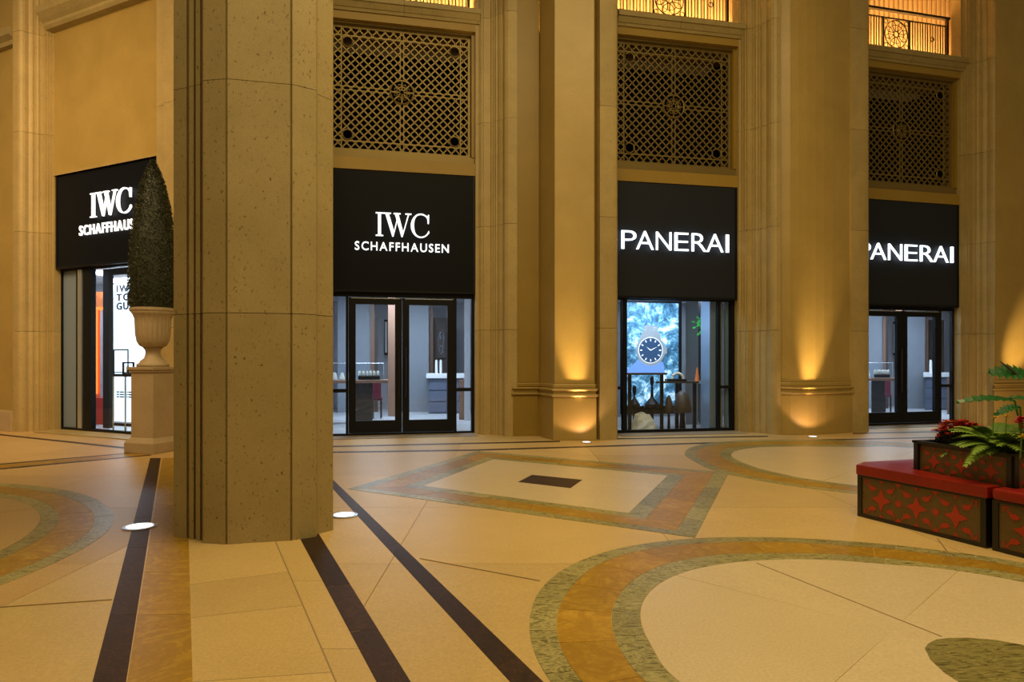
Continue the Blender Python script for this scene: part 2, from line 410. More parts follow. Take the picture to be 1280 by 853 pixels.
# fine joint strips of darker filler across the pale discs
def joint(a, b, wd=.004, z=.0054):
    A0, B0 = Vector(G(*a)), Vector(G(*b)); d = (B0 - A0).normalized(); n_ = Vector((-d.y, d.x)) * wd
    piece('joint_strip', [tuple(A0 + n_), tuple(B0 + n_), tuple(B0 - n_), tuple(A0 - n_)], M['grout'], z)
joint((946, 705), (1177, 797)); joint((1172, 674), (1200, 712), .0035); joint((525, 699), (675, 727), .0025); joint((0, 760), (140, 750.5), .0025)
# diamond inlay frame
Dq = [Vector(G(*p)) for p in ((435, 611.8), (597, 564.2), (911, 591.4), (869, 672.7))]
Di = [Vector(G(*p)) for p in ((529, 607.9), (616.8, 574.6), (834.7, 595), (785.5, 642))]
def lev(f): return [a.lerp(b, f) for a, b in zip(Dq, Di)]
for f0, f1, mt, nm, ns in ((0, .25, 'green', 'green_frame_slab', 6), (.253, .72, 'gold', 'golden_frame_slab', 5), (.723, .997, 'green', 'green_frame_slab', 5)):
    q0, q1 = lev(f0), lev(f1)
    for e in range(4):
        a0, a1, b0, b1 = q0[e], q0[(e + 1) % 4], q1[e], q1[(e + 1) % 4]
        for k in range(ns):
            c0, c1 = k / ns + .0008, (k + 1) / ns - .0008
            piece(nm, [tuple(a0.lerp(a1, c0)), tuple(a0.lerp(a1, c1)), tuple(b0.lerp(b1, c1)), tuple(b0.lerp(b1, c0))], M[mt], .0036)
mid = [(Di[i] + Di[(i + 1) % 4]) / 2 for i in range(4)]; cc = sum(Di, Vector((0, 0))) / 4
for i in range(4):
    piece('diamond_slab', [tuple(Di[i]), tuple(mid[i]), tuple(cc), tuple(mid[i - 1])], M['pale'], .0036)
quad('diamond_centre', ((647.4, 603.2), (665.2, 594.2), (728, 600.5), (713, 611)), M['brown'], .0046)

# ------------------------------------------------------------------ piers, jambs, pilasters
ntrim = [0]
def trim(label=None):
    ntrim[0] += 1
    o = empty('trim_%d' % ntrim[0], (0, 0, 0), kind='structure'); return o
def courses(par, poly, mat, zs=COURSES, name='stone_block', gap=.006):
    for z0, z1 in zip(zs[:-1], zs[1:]):
        mb = MB(); mb.prism(poly, z0 + (gap if z0 else 0), z1)
        o = mb.build(name, mat, par)
JP = [(0, .08), (.10, .08), (.10, .16), (.13, .16), (.13, .24), (.19, .24), (.19, .30), (.38, .30), (.40, .37), (.44, .37), (.44, .44), (.48, .47), (.50, .53),
      (.55, .53), (.55, .60), (.59, .66), (.63, .70), (.66, .70), (.66, .82), (.69, .90), (.76, .96), (.84, .99), (1, 1)]
def jamb(bay, side, S, T, flat=0, back=-.5, name_=None):
    def q(s_, t_): return bay.p(bay.W + s_, t_) if side > 0 else bay.p(-s_, t_)
    pts = [q(0, back)] + [q(a * S, b * T) for a, b in JP]
    if flat: pts.append(q(S + flat, T))
    pts.append(q(S + flat, back))
    o = trim(); courses(o, pts, M['stone'])
    core = MB(); core.prism([q(.05, back + .05), q(.05, 0), q(S * .6, T * .3), q(S + flat - .05, T * .3), q(S + flat - .05, back + .05)], 0, ZTOP - .05)
    return o
def pilaster(poly, z_base=.80, mt='stucco'):
    o = trim()
    def ringz(nm, d, z0, z1, mt=mt, bv=.012):
        mb = MB(); mb.prism(offset(poly, d), z0, z1); r_ = mb.build(nm, M[mt], o, bev=bv)
    ringz('base_block', .04, 0, .80, bv=.008)
    ringz('base_moulding', .075, .803, .86, bv=.025); ringz('base_fillet', .03, .86, .915, bv=.004)
    ringz('base_moulding', .065, .915, .965, bv=.022); ringz('base_cove', .025, .965, 1.05, bv=.02)
    ringz('shaft', 0, 1.05, ZTOP, bv=.01)
    return o
def V2(u, m): return ((u - 640) / m, F / m)
# left of bay 1
jamb(B1, -1, .50, .52, .10)
wl = empty('wall_left', (0, 0, 0), kind='structure')
a_ = B1.p(-.58, .44); 
def wl_(mb): mb.prism([B1.p(-.55, .35), B1.p(-4.5, .35), B1.p(-4.5, -.4), B1.p(-.55, -.4)], 0, ZTOP)
part('plaster_panel', M['stucco'], wl, wl_)
def wlb(mb): mb.prism([B1.p(-.60, .56), B1.p(-4.5, .56), B1.p(-4.5, .3), B1.p(-.60, .3)], 0, .42)
part('base_block', M['urn'], wl, wlb, bev=.01)
def wlc(mb): B1.prof(mb, -4.5, -.66, [(.34, 8.15), (.44, 8.17), (.46, 8.25), (.56, 8.32), (.60, 8.45), (.34, 8.5)])
part('cornice', M['cornice'], wl, wlc)
sw = MB(); cx = B1.p(-.80, .352, 2.52)
swm = MB(); swm.lathe([(.03, 0), (.03, .012), (.02, .018)], 16)
so = swm.build('wall_sensor', M['silver']); so.location = B1.p(-.74, .35, 2.55); so.rotation_euler = (math.radians(90), 0, B1.ang)
tag(so, 'small round metal button on the golden wall at far left', 'wall button')
# bay 1 right side, pier behind the free column, bay 2 left jamb
o = trim(); courses(o, [B1.p(B1.W, -.5), B1.p(B1.W, .10), B1.p(B1.W + .06, .10), B1.p(B1.W + .06, .16), B1.p(B1.W + .30, .16), B1.p(B1.W + .34, .22), B1.p(B1.W + .9, .22), B1.p(B1.W + .9, -.5)], M['stone'])
pilaster([B1.p(B1.W + .88, .28), B1.p(B1.W + .88, -.3), B2.p(-.62, -.2), B2.p(-.62, .62)])
jamb(B2, -1, .36, .58, .28)
# between bay 2 and 3
jamb(B2, 1, .74, .56, back=-.21)
rec = [V2(644, 63.9), V2(673.5, 63.4), V2(693, 67.2), V2(715, 67.2), V2(715, 58), V2(644, 58)]
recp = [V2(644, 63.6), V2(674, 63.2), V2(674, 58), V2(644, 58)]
pilaster(recp, mt='ochre_shade')
pilaster([V2(674, 63.0), V2(693.2, 67.0), V2(743, 67.0), V2(752, 62.0)])
jamb(B3, -1, .36, .84, .27)
# between bay 3 and 4
jamb(B3, 1, .52, .74, back=-.21)
pl = [V2(973, 62.0)] + [V2(977 + 85 * k / 8, 62.2 - 1.6 * k / 8 + .75 * math.sin(math.pi * k / 8)) for k in range(1, 8)] + [V2(1063, 60.6), V2(1063, 56), V2(962, 56.5)]
pilaster(pl)
jamb(B4, -1, .53, .95, .34)
# right of bay 4
jamb(B4, 1, .50, .62, back=-.21)
pilaster([V2(1245, 55.5), V2(1330, 53.9), V2(1400, 53.0), V2(1400, 49), V2(1240, 50)])
wr = empty('wall_right', (0, 0, 0), kind='structure')
part('plaster_panel', M['stucco'], wr, lambda mb: mb.prism([V2(1398, 52.5), V2(1700, 46), V2(1700, 43), V2(1398, 48)], 0, ZTOP))

# ------------------------------------------------------------------ lettering
def text_mesh(ch, bold=0.0):
    cu = bpy.data.curves.new('t', 'FONT'); cu.body = ch; cu.size = 1; cu.offset = bold; cu.extrude = .03; cu.resolution_u = 4
    ob = bpy.data.objects.new('t', cu); C.objects.link(ob)
    dg = bpy.context.evaluated_depsgraph_get(); me = bpy.data.meshes.new_from_object(ob.evaluated_get(dg))
    bpy.data.objects.remove(ob); return me
TM = {}
def glyph(ch, bold):
    if (ch, bold) not in TM:
        me = text_mesh(ch, bold); xs = [v.co.x for v in me.vertices]; ys = [v.co.y for v in me.vertices]
        TM[(ch, bold)] = ([tuple(v.co) for v in me.vertices], [tuple(p.vertices) for p in me.polygons], min(xs), max(xs), min(ys), max(ys))
    return TM[(ch, bold)]
CAP = None
def write(bay, text, a_centre, width, zc, cap, t, mat, par, bold=0.0, gap=.28, depth=.03, name='letter', wide=None, kern=None):
    # letters in the plane of the bay; width = overall width in metres, cap = capital height
    g0 = glyph('H', bold); H = g0[5] - g0[4]; base0 = g0[4]
    adv = []; x = 0
    for i, ch in enumerate(text):
        gl = glyph(ch, bold); aw = wide[i] * H if wide else gl[3] - gl[2]
        adv.append((x, aw)); x += aw + (kern[i] * H if kern else gap * H)
    tot = adv[-1][0] + adv[-1][1]; sx = width / tot; sy = cap / H
    for ch, (ax, aw) in zip(text, adv):
        vs, fs, x0, x1, y0, y1 = glyph(ch, bold); mb = MB(); k = aw / (x1 - x0)
        mb.add([bay.p(a_centre - width / 2 + (ax + (vx - x0) * k) * sx, t + (vz / .03) * depth / 2, zc - cap / 2 + (vy - base0) * sy) for vx, vy, vz in vs], fs)
        mb.build(name, mat, par)
PW = dict(wide=(.83, .98, .87, .80, .86, .98, .17), kern=(.0, .14, .19, .19, .02, .16, 0))
def serif(bay, polys, a0, z0, sc_, t, mat, par, depth=.04):
    mb = MB()
    for pl_ in polys:
        n = len(pl_); f = [bay.p(a0 + x * sc_, t + depth / 2, z0 + y * sc_) for x, y in pl_]; b = [bay.p(a0 + x * sc_, t - depth / 2, z0 + y * sc_) for x, y in pl_]
        mb.add(f + b, [tuple(range(n)), tuple(range(n, 2 * n))[::-1]] + [(i, (i + 1) % n, (i + 1) % n + n, i + n) for i in range(n)])
    mb.build('letter', mat, par)
def serif_C(R=.5):
    o_, i_ = [], []
    for k in range(25):
        a = math.radians(42 + (318 - 42) * k / 24)
        o_.append((.47 + .47 * math.cos(a), .5 + .52 * math.sin(a)))
        w_ = .045 + .105 * abs(math.cos(a)) if math.cos(a) < 0 else .045 + .02 * abs(math.cos(a))
        i_.append((.47 + (.47 - w_) * math.cos(a), .5 + (.52 - .05) * math.sin(a)))
    return [o_ + i_[::-1], [(.79, .60), (.84, .60), (.85, .98), (.80, .98), (.76, .84)], [(.80, .14), (.86, .20), (.84, .30), (.78, .22)]]
I_ = [[(.10, .03), (.24, .03), (.24, .97), (.10, .97)], [(0, 0), (.34, 0), (.34, .045), (0, .045)], [(0, .955), (.34, .955), (.34, 1), (0, 1)]]
W_ = [[(.06, .97), (.22, .97), (.47, .20), (.42, 0), (.38, 0)], [(.40, 0), (.44, 0), (.70, .97), (.64, .97)],
      [(.50, .97), (.66, .97), (.88, .20), (.84, 0), (.80, 0)], [(.82, 0), (.86, 0), (1.16, .97), (1.10, .97)],
      [(-.02, .955), (.32, .955), (.32, 1), (-.02, 1)], [(.44, .955), (.76, .955), (.76, 1), (.44, 1)], [(.98, .955), (1.26, .955), (1.26, 1), (.98, 1)]]
def IWC(bay, ac, zc, cap, par, wx=1.0):
    wtot = .34 + 1.26 + .88; s_ = cap
    a0 = ac - wtot * s_ * wx / 2
    def sx(polys, off): return [[((x + off) * wx, y) for x, y in p_] for p_ in polys]
    for polys, off in ((I_, 0), (W_, .37), (serif_C(), 1.60)):
        serif(bay, sx(polys, off), a0, zc - cap / 2, s_, .05, M['letter'], par)

# ------------------------------------------------------------------ awnings
def awning(bay, z0, z1, mat, label, a0=0, a1=None, drop=.0):
    a1 = bay.W if a1 is None else a1
    o = empty('sign_panel', bay.p((a0 + a1) / 2, -.05, z0), label, 'shop sign')
    def f(mb): bay.box(mb, a0 + .01, a1 - .01, -.09, 0, z0 + .02, z1)
    part('panel', M[mat], o, f, bev=.006)
    def h(mb):
        bay.box(mb, a0 + .01, a1 - .01, -.10, .015, z0 - .005, z0 + .035)
        bay.box(mb, a1 - .05, a1 - .008, -.10, .015, z0 + .035, z1); bay.box(mb, a0 + .008, a0 + .05, -.10, .015, z0 + .035, z1)
    part('edge_frame', M['black'], o, h)
    return o
aw1 = awning(B1, 3.42, 5.38, 'awning', 'black shop sign with white serif lettering, half hidden by clipped conical tree')
IWC(B1, B1.s_at(141.5), 4.63, .49, aw1, 1.05)
write(B1, 'SCHAFFHAUSEN', B1.s_at(141), 2.05, 4.155, .20, .03, M['letter'], aw1, .006, .26)
aw2 = awning(B2, 2.83, 5.20, 'awning', 'black shop sign with two lines of white letters, right of the stone column')
IWC(B2, B2.s_at(503.5), 4.15, .46, aw2, .92)
write(B2, 'SCHAFFHAUSEN', B2.s_at(503), 1.83, 3.72, .165, .03, M['letter'], aw2, .008, .26)
aw3 = awning(B3, 2.75, 5.09, 'awning_grey', 'charcoal shop sign with one line of backlit letters above the lit display window')
write(B3, 'PANERAI', B3.s_at(843.5), 2.36, 3.91, .37, .06, M['letter_backlit'], aw3, -.012, **PW)
aw4 = awning(B4, 2.72, 5.10, 'awning_grey', 'charcoal shop sign with backlit letters above double glass doors, farthest to the right')
write(B4, 'PANERAI', B4.s_at(1193) - 1.42, 2.64, 3.93, .37, .06, M['letter_backlit'], aw4, -.012, **PW)

# ------------------------------------------------------------------ above the signs: beam, grille, cornice, balcony rail
def clip(p0, p1, x0, x1, y0, y1):
    t0, t1 = 0, 1; dx, dy = p1[0] - p0[0], p1[1] - p0[1]
    for p_, q_ in ((-dx, p0[0] - x0), (dx, x1 - p0[0]), (-dy, p0[1] - y0), (dy, y1 - p0[1])):
        if abs(p_) < 1e-9:
            if q_ < 0: return None
            continue
        r = q_ / p_
        if p_ < 0: t0 = max(t0, r)
        else: t1 = min(t1, r)
    if t1 - t0 < 1e-4: return None
    return (p0[0] + dx * t0, p0[1] + dy * t0), (p0[0] + dx * t1, p0[1] + dy * t1)
def cut(seg, holes):
    segs = [seg]
    for cx_, cy_, r in holes:
        out = []
        for a, b in segs:
            dx, dy = b[0] - a[0], b[1] - a[1]; fx, fy = a[0] - cx_, a[1] - cy_
            A = dx * dx + dy * dy; Bq = 2 * (fx * dx + fy * dy); Cq = fx * fx + fy * fy - r * r; D = Bq * Bq - 4 * A * Cq
            if D <= 0: out.append((a, b)); continue
            t0, t1 = (-Bq - D ** .5) / (2 * A), (-Bq + D ** .5) / (2 * A)
            if t1 <= 0 or t0 >= 1: out.append((a, b)); continue
            if t0 > .001: out.append((a, (a[0] + dx * t0, a[1] + dy * t0)))
            if t1 < .999: out.append(((a[0] + dx * t1, a[1] + dy * t1), b))
        segs = out
    return segs
def bar(bay, mb, a, b, w_, t, dp):
    dx, dy = b[0] - a[0], b[1] - a[1]; L = math.hypot(dx, dy)
    if L < .01: return
    nx, ny = -dy / L * w_ / 2, dx / L * w_ / 2
    q = [(a[0] + nx, a[1] + ny), (b[0] + nx, b[1] + ny), (b[0] - nx, b[1] - ny), (a[0] - nx, a[1] - ny)]
    mb.hexa([bay.p(x, t - dp, y) for x, y in q] + [bay.p(x, t, y) for x, y in q])
def circ(bay, mb, cx_, cz_, r, rt, t, n=28):
    mb.tube([bay.p(cx_ + r * math.cos(2 * math.pi * k / n), t, cz_ + r * math.sin(2 * math.pi * k / n)) for k in range(n)], rt, 5, closed=True)
def grille(bay, z0, z1, label, a0=.03, a1=None, t=-.14):
    a1 = bay.W - .08 if a1 is None else a1
    o = empty('wall_grille', bay.p((a0 + a1) / 2, t, z0), label, 'grille', 'lattice grilles above the shop signs')
    def fr(mb):
        for q in ((a0, a1, z0, z0 + .05), (a0, a1, z1 - .05, z1), (a0, a0 + .05, z0 + .05, z1 - .05), (a1 - .05, a1, z0 + .05, z1 - .05)):
            bay.box(mb, q[0], q[1], t - .05, t + .01, q[2], q[3])
    part('grille_frame', M['bronze'], o, fr)
    x0, x1, y0, y1 = a0 + .05, a1 - .05, z0 + .05, z1 - .05; cx_, cy_ = (x0 + x1) / 2, (y0 + y1) / 2
    rc = .23; k_ = .15; hol = [(cx_, cy_, rc)] + [(sx_, sy_, .10) for sx_ in (x0 + .27, x1 - .27) for sy_ in (y0 + .27, y1 - .27)]
    def lat(mb):
        st = .165; L = (x1 - x0) + (y1 - y0); i = -int(L / st) - 2
        while i * st < L:
            c = i * st
            for sgn in (1, -1):
                if sgn > 0: p0, p1 = (cx_ + c - 6, cy_ - 6), (cx_ + c + 6, cy_ + 6)
                else: p0, p1 = (cx_ + c - 6, cy_ + 6), (cx_ + c + 6, cy_ - 6)
                s_ = clip(p0, p1, x0, x1, y0, y1)
                if s_:
                    for a, b in cut(s_, hol): bar(bay, mb, a, b, .023, t, .03)
            i += 1
        for q in (((cx_ - .035, y0), (cx_ - .035, y1)), ((cx_ + .035, y0), (cx_ + .035, y1)), ((x0, cy_ - .035), (x1, cy_ - .035)), ((x0, cy_ + .035), (x1, cy_ + .035))):
            for a, b in cut(q, hol[:1]): bar(bay, mb, a, b, .014, t + .004, .03)
        for xx in (x0 + k_, x1 - k_): bar(bay, mb, (xx, y0), (xx, y1), .022, t + .004, .03)
        for yy in (y0 + k_, y1 - k_): bar(bay, mb, (x0, yy), (x1, yy), .022, t + .004, .03)
    part('lattice', M['bronze'], o, lat)
    def ros(mb):
        circ(bay, mb, cx_, cy_, rc, .016, t + .01); circ(bay, mb, cx_, cy_, .10, .012, t + .01); circ(bay, mb, cx_, cy_, .045, .010, t + .015)
        for k in range(8):
            a = k * math.pi / 4; bar(bay, mb, (cx_ + .04 * math.cos(a), cy_ + .04 * math.sin(a)), (cx_ + rc * math.cos(a), cy_ + rc * math.sin(a)), .022, t + .01, .03)
        for k in range(8):
            a = (k + .5) * math.pi / 4; circ(bay, mb, cx_ + .135 * math.cos(a), cy_ + .135 * math.sin(a), .028, .008, t + .01, 10)
    part('rosette', M['bronze'], o, ros)
    for h in hol[1:]:
        part('corner_ring', M['bronze'], o, lambda mb: circ(bay, mb, h[0], h[1], h[2], .014, t + .01, 20))
def upper(bay, zb, zg0, zg1, zf, zc, ext=.08, lab=''):
    W = bay.W; o = trim()
    part('beam', M['beam'], o, lambda mb: bay.box(mb, 0, W, -.30, .02, zb, zb + .24))
    part('recess_sill', M['bronze'], o, lambda mb: bay.box(mb, 0, W, -.32, -.06, zb + .24, zg0 - .005))
    part('recess_side', M['ochre_shade'], o, lambda mb: (bay.box(mb, W - .07, W, -.34, -.04, zg0, zg1 + .06), bay.box(mb, 0, .02, -.34, -.04, zg0, zg1 + .06)))
    part('recess_head', M['bronze'], o, lambda mb: bay.box(mb, 0, W, -.34, -.05, zg1 + .002, zf))
    part('recess_lintel', M['stucco'], o, lambda mb: bay.box(mb, .02, W - .10, -.62, -.40, zg1 - .12, zf))
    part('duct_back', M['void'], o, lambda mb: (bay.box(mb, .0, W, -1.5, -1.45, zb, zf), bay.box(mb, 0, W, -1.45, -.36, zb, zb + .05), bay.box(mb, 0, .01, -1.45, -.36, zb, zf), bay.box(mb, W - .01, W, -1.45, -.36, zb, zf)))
    part('fascia', M['beam'], o, lambda mb: bay.box(mb, 0, W, -.34, .05, zf, zf + .15))
    def cor(mb, a, b): bay.prof(mb, a, b, [(-.5, zf + .152), (.08, zf + .152), (.10, zf + .20), (.12, zf + .21), (.17, zf + .30), (.20, zf + .31), (.20, zf + .40), (.15, zc), (-.5, zc)])
    part('cornice_stone', M['cornice'], o, lambda mb: cor(mb, 0, W / 2 - .003)); part('cornice_stone', M['cornice'], o, lambda mb: cor(mb, W / 2 + .003, W + ext))
    # gallery behind the balcony
    part('gallery_floor', M['stucco'], o, lambda mb: bay.box(mb, -1, W + 2.4, -2.2, -.5, zc - .3, zc - .01))
    def cur(mb):
        n = 84
        for k in range(n):
            a = -1 + (W + 3.4) * k / n; bay.box(mb, a + .006, a + (W + 3.4) / n - .006, -1.95 - (.05 if k % 2 else 0), -1.85 - (.05 if k % 2 else 0), zc, ZTOP)
    part('gallery_panelling', M['curtain'], o, cur)
    part('gallery_back', M['stucco'], o, lambda mb: bay.box(mb, -1, W + 2.4, -2.3, -2.05, zc, ZTOP))
    part('gallery_ceiling', M['stucco'], o, lambda mb: bay.box(mb, -1, W + 2.4, -2.2, -.55, zc + 3.0, zc + 3.1))
    al = area('gallery_lamp', bay.p(W / 2 + .7, -1.25, zc + .10), W + 1.6, 260, (1, .68, .30), (math.radians(140), 0, bay.ang), .25)
    return o
def balcony(bay, zc, label, grp='balcony railings above the stone cornices'):
    W = bay.W; t = -.22; a1 = W - .10
    o = empty('balcony_railing', bay.p(W / 2, t, zc), label, 'railing', None)
    zt, zb_ = zc + 1.02, zc + .17
    part('handrail', M['iron'], o, lambda mb: bay.box(mb, 0, a1 + .06, t - .04, t + .04, zt, zt + .05))
    part('upper_rail', M['iron'], o, lambda mb: bay.box(mb, 0, a1, t - .015, t + .015, zt - .17, zt - .145))
    part('lower_rail', M['iron'], o, lambda mb: bay.box(mb, 0, a1, t - .015, t + .015, zb_, zb_ + .03))
    part('post', M['iron'], o, lambda mb: bay.box(mb, a1 - .03, a1 + .02, t - .03, t + .03, zc, zt))
    cx_ = W * .47; h = (zt - .17 - zb_) / 2; cz_ = zb_ + h; hw = h * 1.05
    x = .04
    while x < a1 - .04:
        if abs(x - cx_) > hw + .02:
            part('baluster', M['iron'], o, lambda mb: mb.tube([bay.p(x, t, zb_ + .02), bay.p(x, t, zt - .16)], .011, 5))
        x += .072
    for s_ in (-1, 1): part('panel_post', M['iron'], o, lambda mb: bay.box(mb, cx_ + s_ * hw - .014, cx_ + s_ * hw + .014, t - .015, t + .015, zc, zt - .15))
    def ros(mb):
        circ(bay, mb, cx_, cz_, h * .93, .012, t); circ(bay, mb, cx_, cz_, h * .20, .012, t); circ(bay, mb, cx_, cz_, h * .62, .007, t)
        for k in range(8):
            a = k * math.pi / 4 + .3
            for sgn in (-1, 1):
                pts = []
                for j in range(9):
                    f = j / 8; r = h * (.2 + .72 * f); w_ = math.sin(f * math.pi) * .26
                    pts.append(bay.p(cx_ + r * math.cos(a + sgn * w_), t, cz_ + r * math.sin(a + sgn * w_)))
                mb.tube(pts, .009, 4)
        for sx_ in (-1, 1):
            for sz_ in (-1, 1):
                circ(bay, mb, cx_ + sx_ * hw * .80, cz_ + sz_ * h * .80, h * .15, .009, t, 14)
    part('rosette', M['iron'], o, ros)
    for xx in (.45, cx_, cx_ + hw + (a1 - cx_ - hw) * .6):
        part('foot_ring', M['iron'], o, lambda mb: circ(bay, mb, xx, zc + .085, .05, .012, t, 14))
        part('medallion_ring', M['iron'], o, lambda mb: circ(bay, mb, xx, cz_, .05, .010, t + .005, 14)) if abs(xx - cx_) > .1 else None
    for xx in (.02, cx_ - hw, cx_ + hw):
        part('foot_bar', M['iron'], o, lambda mb: bay.box(mb, xx - .012, xx + .012, t - .012, t + .012, zc, zb_))
    return o
upper(B2, 5.21, 5.60, 8.06, 8.10, 8.52)
upper(B3, 5.10, 5.50, 7.98, 8.03, 8.47)
upper(B4, 5.11, 5.52, 8.00, 8.05, 8.50)
grille(B2, 5.60, 8.06, 'brass diamond lattice grille above the black sign beside the column')
grille(B3, 5.50, 7.98, 'brass diamond lattice grille above the middle charcoal sign')
grille(B4, 5.52, 8.00, 'brass diamond lattice grille above the far right charcoal sign')
balcony(B2, 8.52, 'dark wrought iron balcony railing barely visible above the grille beside the column')
balcony(B3, 8.47, 'dark wrought iron balcony railing above the middle grille, only its lower part in view')
balcony(B4, 8.50, 'dark wrought iron balcony railing with full round rosette panel at upper right')
# bay 1 upper plaster panel and cornice
def up1(mb): B1.box(mb, 0, B1.W, -.4, .03, 5.385, ZTOP)
part('plaster_panel', M['stucco'], wl, up1)
part('panel_edge', M['stone'], wl, lambda mb: B1.box(mb, 0, B1.W, -.05, .05, 5.385, 5.42))
def cor1(mb): B1.prof(mb, -.10, B1.W + .2, [(.03, 8.42), (.16, 8.44), (.20, 8.50), (.20, 8.56), (.26, 8.62), (.34, 8.72), (.36, 8.84), (.03, 8.90)])
part('cornice', M['cornice'], wl, cor1)

# ------------------------------------------------------------------ shop rooms
wb = 'trim'
def seg(mb, a, b, th, z0, z1):
    a, b = Vector(a), Vector(b); d = (b - a).normalized(); n_ = Vector((-d.y, d.x)) * th
    mb.prism([tuple(a), tuple(b), tuple(b + n_), tuple(a + n_)], z0, z1)
def room(bay, pts, ceil, mats):
    # pts: left front, left back, right back, right front; walls built outward
    for (a, b), mt, nm in zip(zip(pts[:-1], pts[1:]), mats, ('wall_left', 'wall_back', 'wall_right')):
        tag(part(nm, M[mt], None, lambda mb: seg(mb, a, b, .12, 0, ceil)), kind='structure')
    tag(part('ceiling', M['wallpale'], None, lambda mb: mb.prism(pts, ceil, ceil + .1)), kind='structure')
    xs = [p[0] for p in pts]; ys = [p[1] for p in pts]
    part('shop_floor', M['shopfloor'], floor, lambda mb: mb.prism(pts, .0045, .012))
def room_pts(bay, D, x0=0.0, x1=0.0):
    def q(u, d):
        a = bay.s_at(u, 0); p0 = Vector(bay.p(a, 0)); k = p0.normalized(); return tuple(p0 + k * d)
    return [tuple(Vector(bay.p(-.02, -.22))), q(bay.uL - 26 + x0, D), q(bay.uR + 26 + x1, D), tuple(Vector(bay.p(bay.W + .02, -.22)))]
def PV(bay, u, D):               # the floor point D metres behind the shop front along the sight line of column u
    a = bay.s_at(u, 0); p0 = Vector(bay.p(a, 0)); return tuple(p0 + p0.normalized() * D)
def lamp(bay, u, D, z, sx_, sy_, power, label, col=COOL):
    p = PV(bay, u, D)
    mb = MB(); mb.box(-sx_ / 2, sx_ / 2, -sy_ / 2, sy_ / 2, -.03, 0); o = mb.build('ceiling_light', M['lamp'])
    o.location = (p[0], p[1], z - .005); o.rotation_euler = (0, 0, bay.ang); tag(o, label, 'ceiling light', 'flush ceiling lights inside the shops')
    area('shop_light', (p[0], p[1], z - .05), sx_, power, col, (0, 0, bay.ang), sy_)

# shop fronts: black frame doors with sidelights
def doorfront(bay, n, z1, label):
    W = bay.W; t0, t1 = -.20, -.12
    o = empty('door_%d' % n, bay.p(W / 2, -.15, 0), kind='structure')
    f = lambda fr: W * fr
    d0, d1 = f(.128), f(.856); dm = (d0 + d1) / 2
    def frm(mb):
        bay.box(mb, 0, W, t0, t1, .0, .05); bay.box(mb, 0, W, t0, t1, z1 - .10, z1 + .1)
        bay.box(mb, -.02, .035, t0, t1, .05, z1 - .1); bay.box(mb, W - .06, W + .02, t0, t1, .05, z1 - .1)
        bay.box(mb, d0 - .05, d0, t0, t1, .05, z1 - .1); bay.box(mb, d1, d1 + .05, t0, t1, .05, z1 - .1)
        bay.box(mb, .035, d0 - .05, t0, t1, .86, .93); bay.box(mb, d1 + .05, W - .06, t0, t1, .86, .93)
    part('door_frame', M['black'], o, frm)
    part('threshold', M['greystone'], o, lambda mb: bay.box(mb, 0, W, -.2, .42, .004, .012))
    for q in ((.035, d0 - .05), (d1 + .05, W - .06)):
        part('sidelight_pane', M['glass'], o, lambda mb: bay.box(mb, q[0], q[1], -.165, -.155, .93, z1 - .1))
        part('sidelight_pane', M['glass'], o, lambda mb: bay.box(mb, q[0], q[1], -.165, -.155, .05, .86))
    for a0, a1, sd in ((d0 + .004, dm - .004, 1), (dm + .004, d1 - .004, -1)):
        st = .135
        def lf(mb):
            bay.box(mb, a0, a1, t0 + .01, t1 + .015, .06, .30); bay.box(mb, a0, a1, t0 + .01, t1 + .015, z1 - .245, z1 - .115)
            bay.box(mb, a0, a0 + st, t0 + .01, t1 + .015, .30, z1 - .245); bay.box(mb, a1 - st, a1, t0 + .01, t1 + .015, .30, z1 - .245)
        L = part('door_leaf', M['black'], o, lf)
        part('pane', M['glass'], L, lambda mb: bay.box(mb, a0 + st, a1 - st, -.165, -.155, .30, z1 - .245))
        ah = a1 - .06 if sd > 0 else a0 + .06
        part('pull_handle', M['ebony'], L, lambda mb: (mb.tube([bay.p(ah, -.05, .75), bay.p(ah, -.05, 1.75)], .016, 8), mb.tube([bay.p(ah, -.06, .85), bay.p(ah, -.11, .85)], .01, 6), mb.tube([bay.p(ah, -.06, 1.65), bay.p(ah, -.11, 1.65)], .01, 6)))
        part('head_trim', M['silver'], L, lambda mb: bay.box(mb, a0 + .05, a1 - .03, t1 + .016, t1 + .022, z1 - .135, z1 - .12))
    return o
doorfront(B2, 1, 2.84, ''); doorfront(B4, 2, 2.74, '')

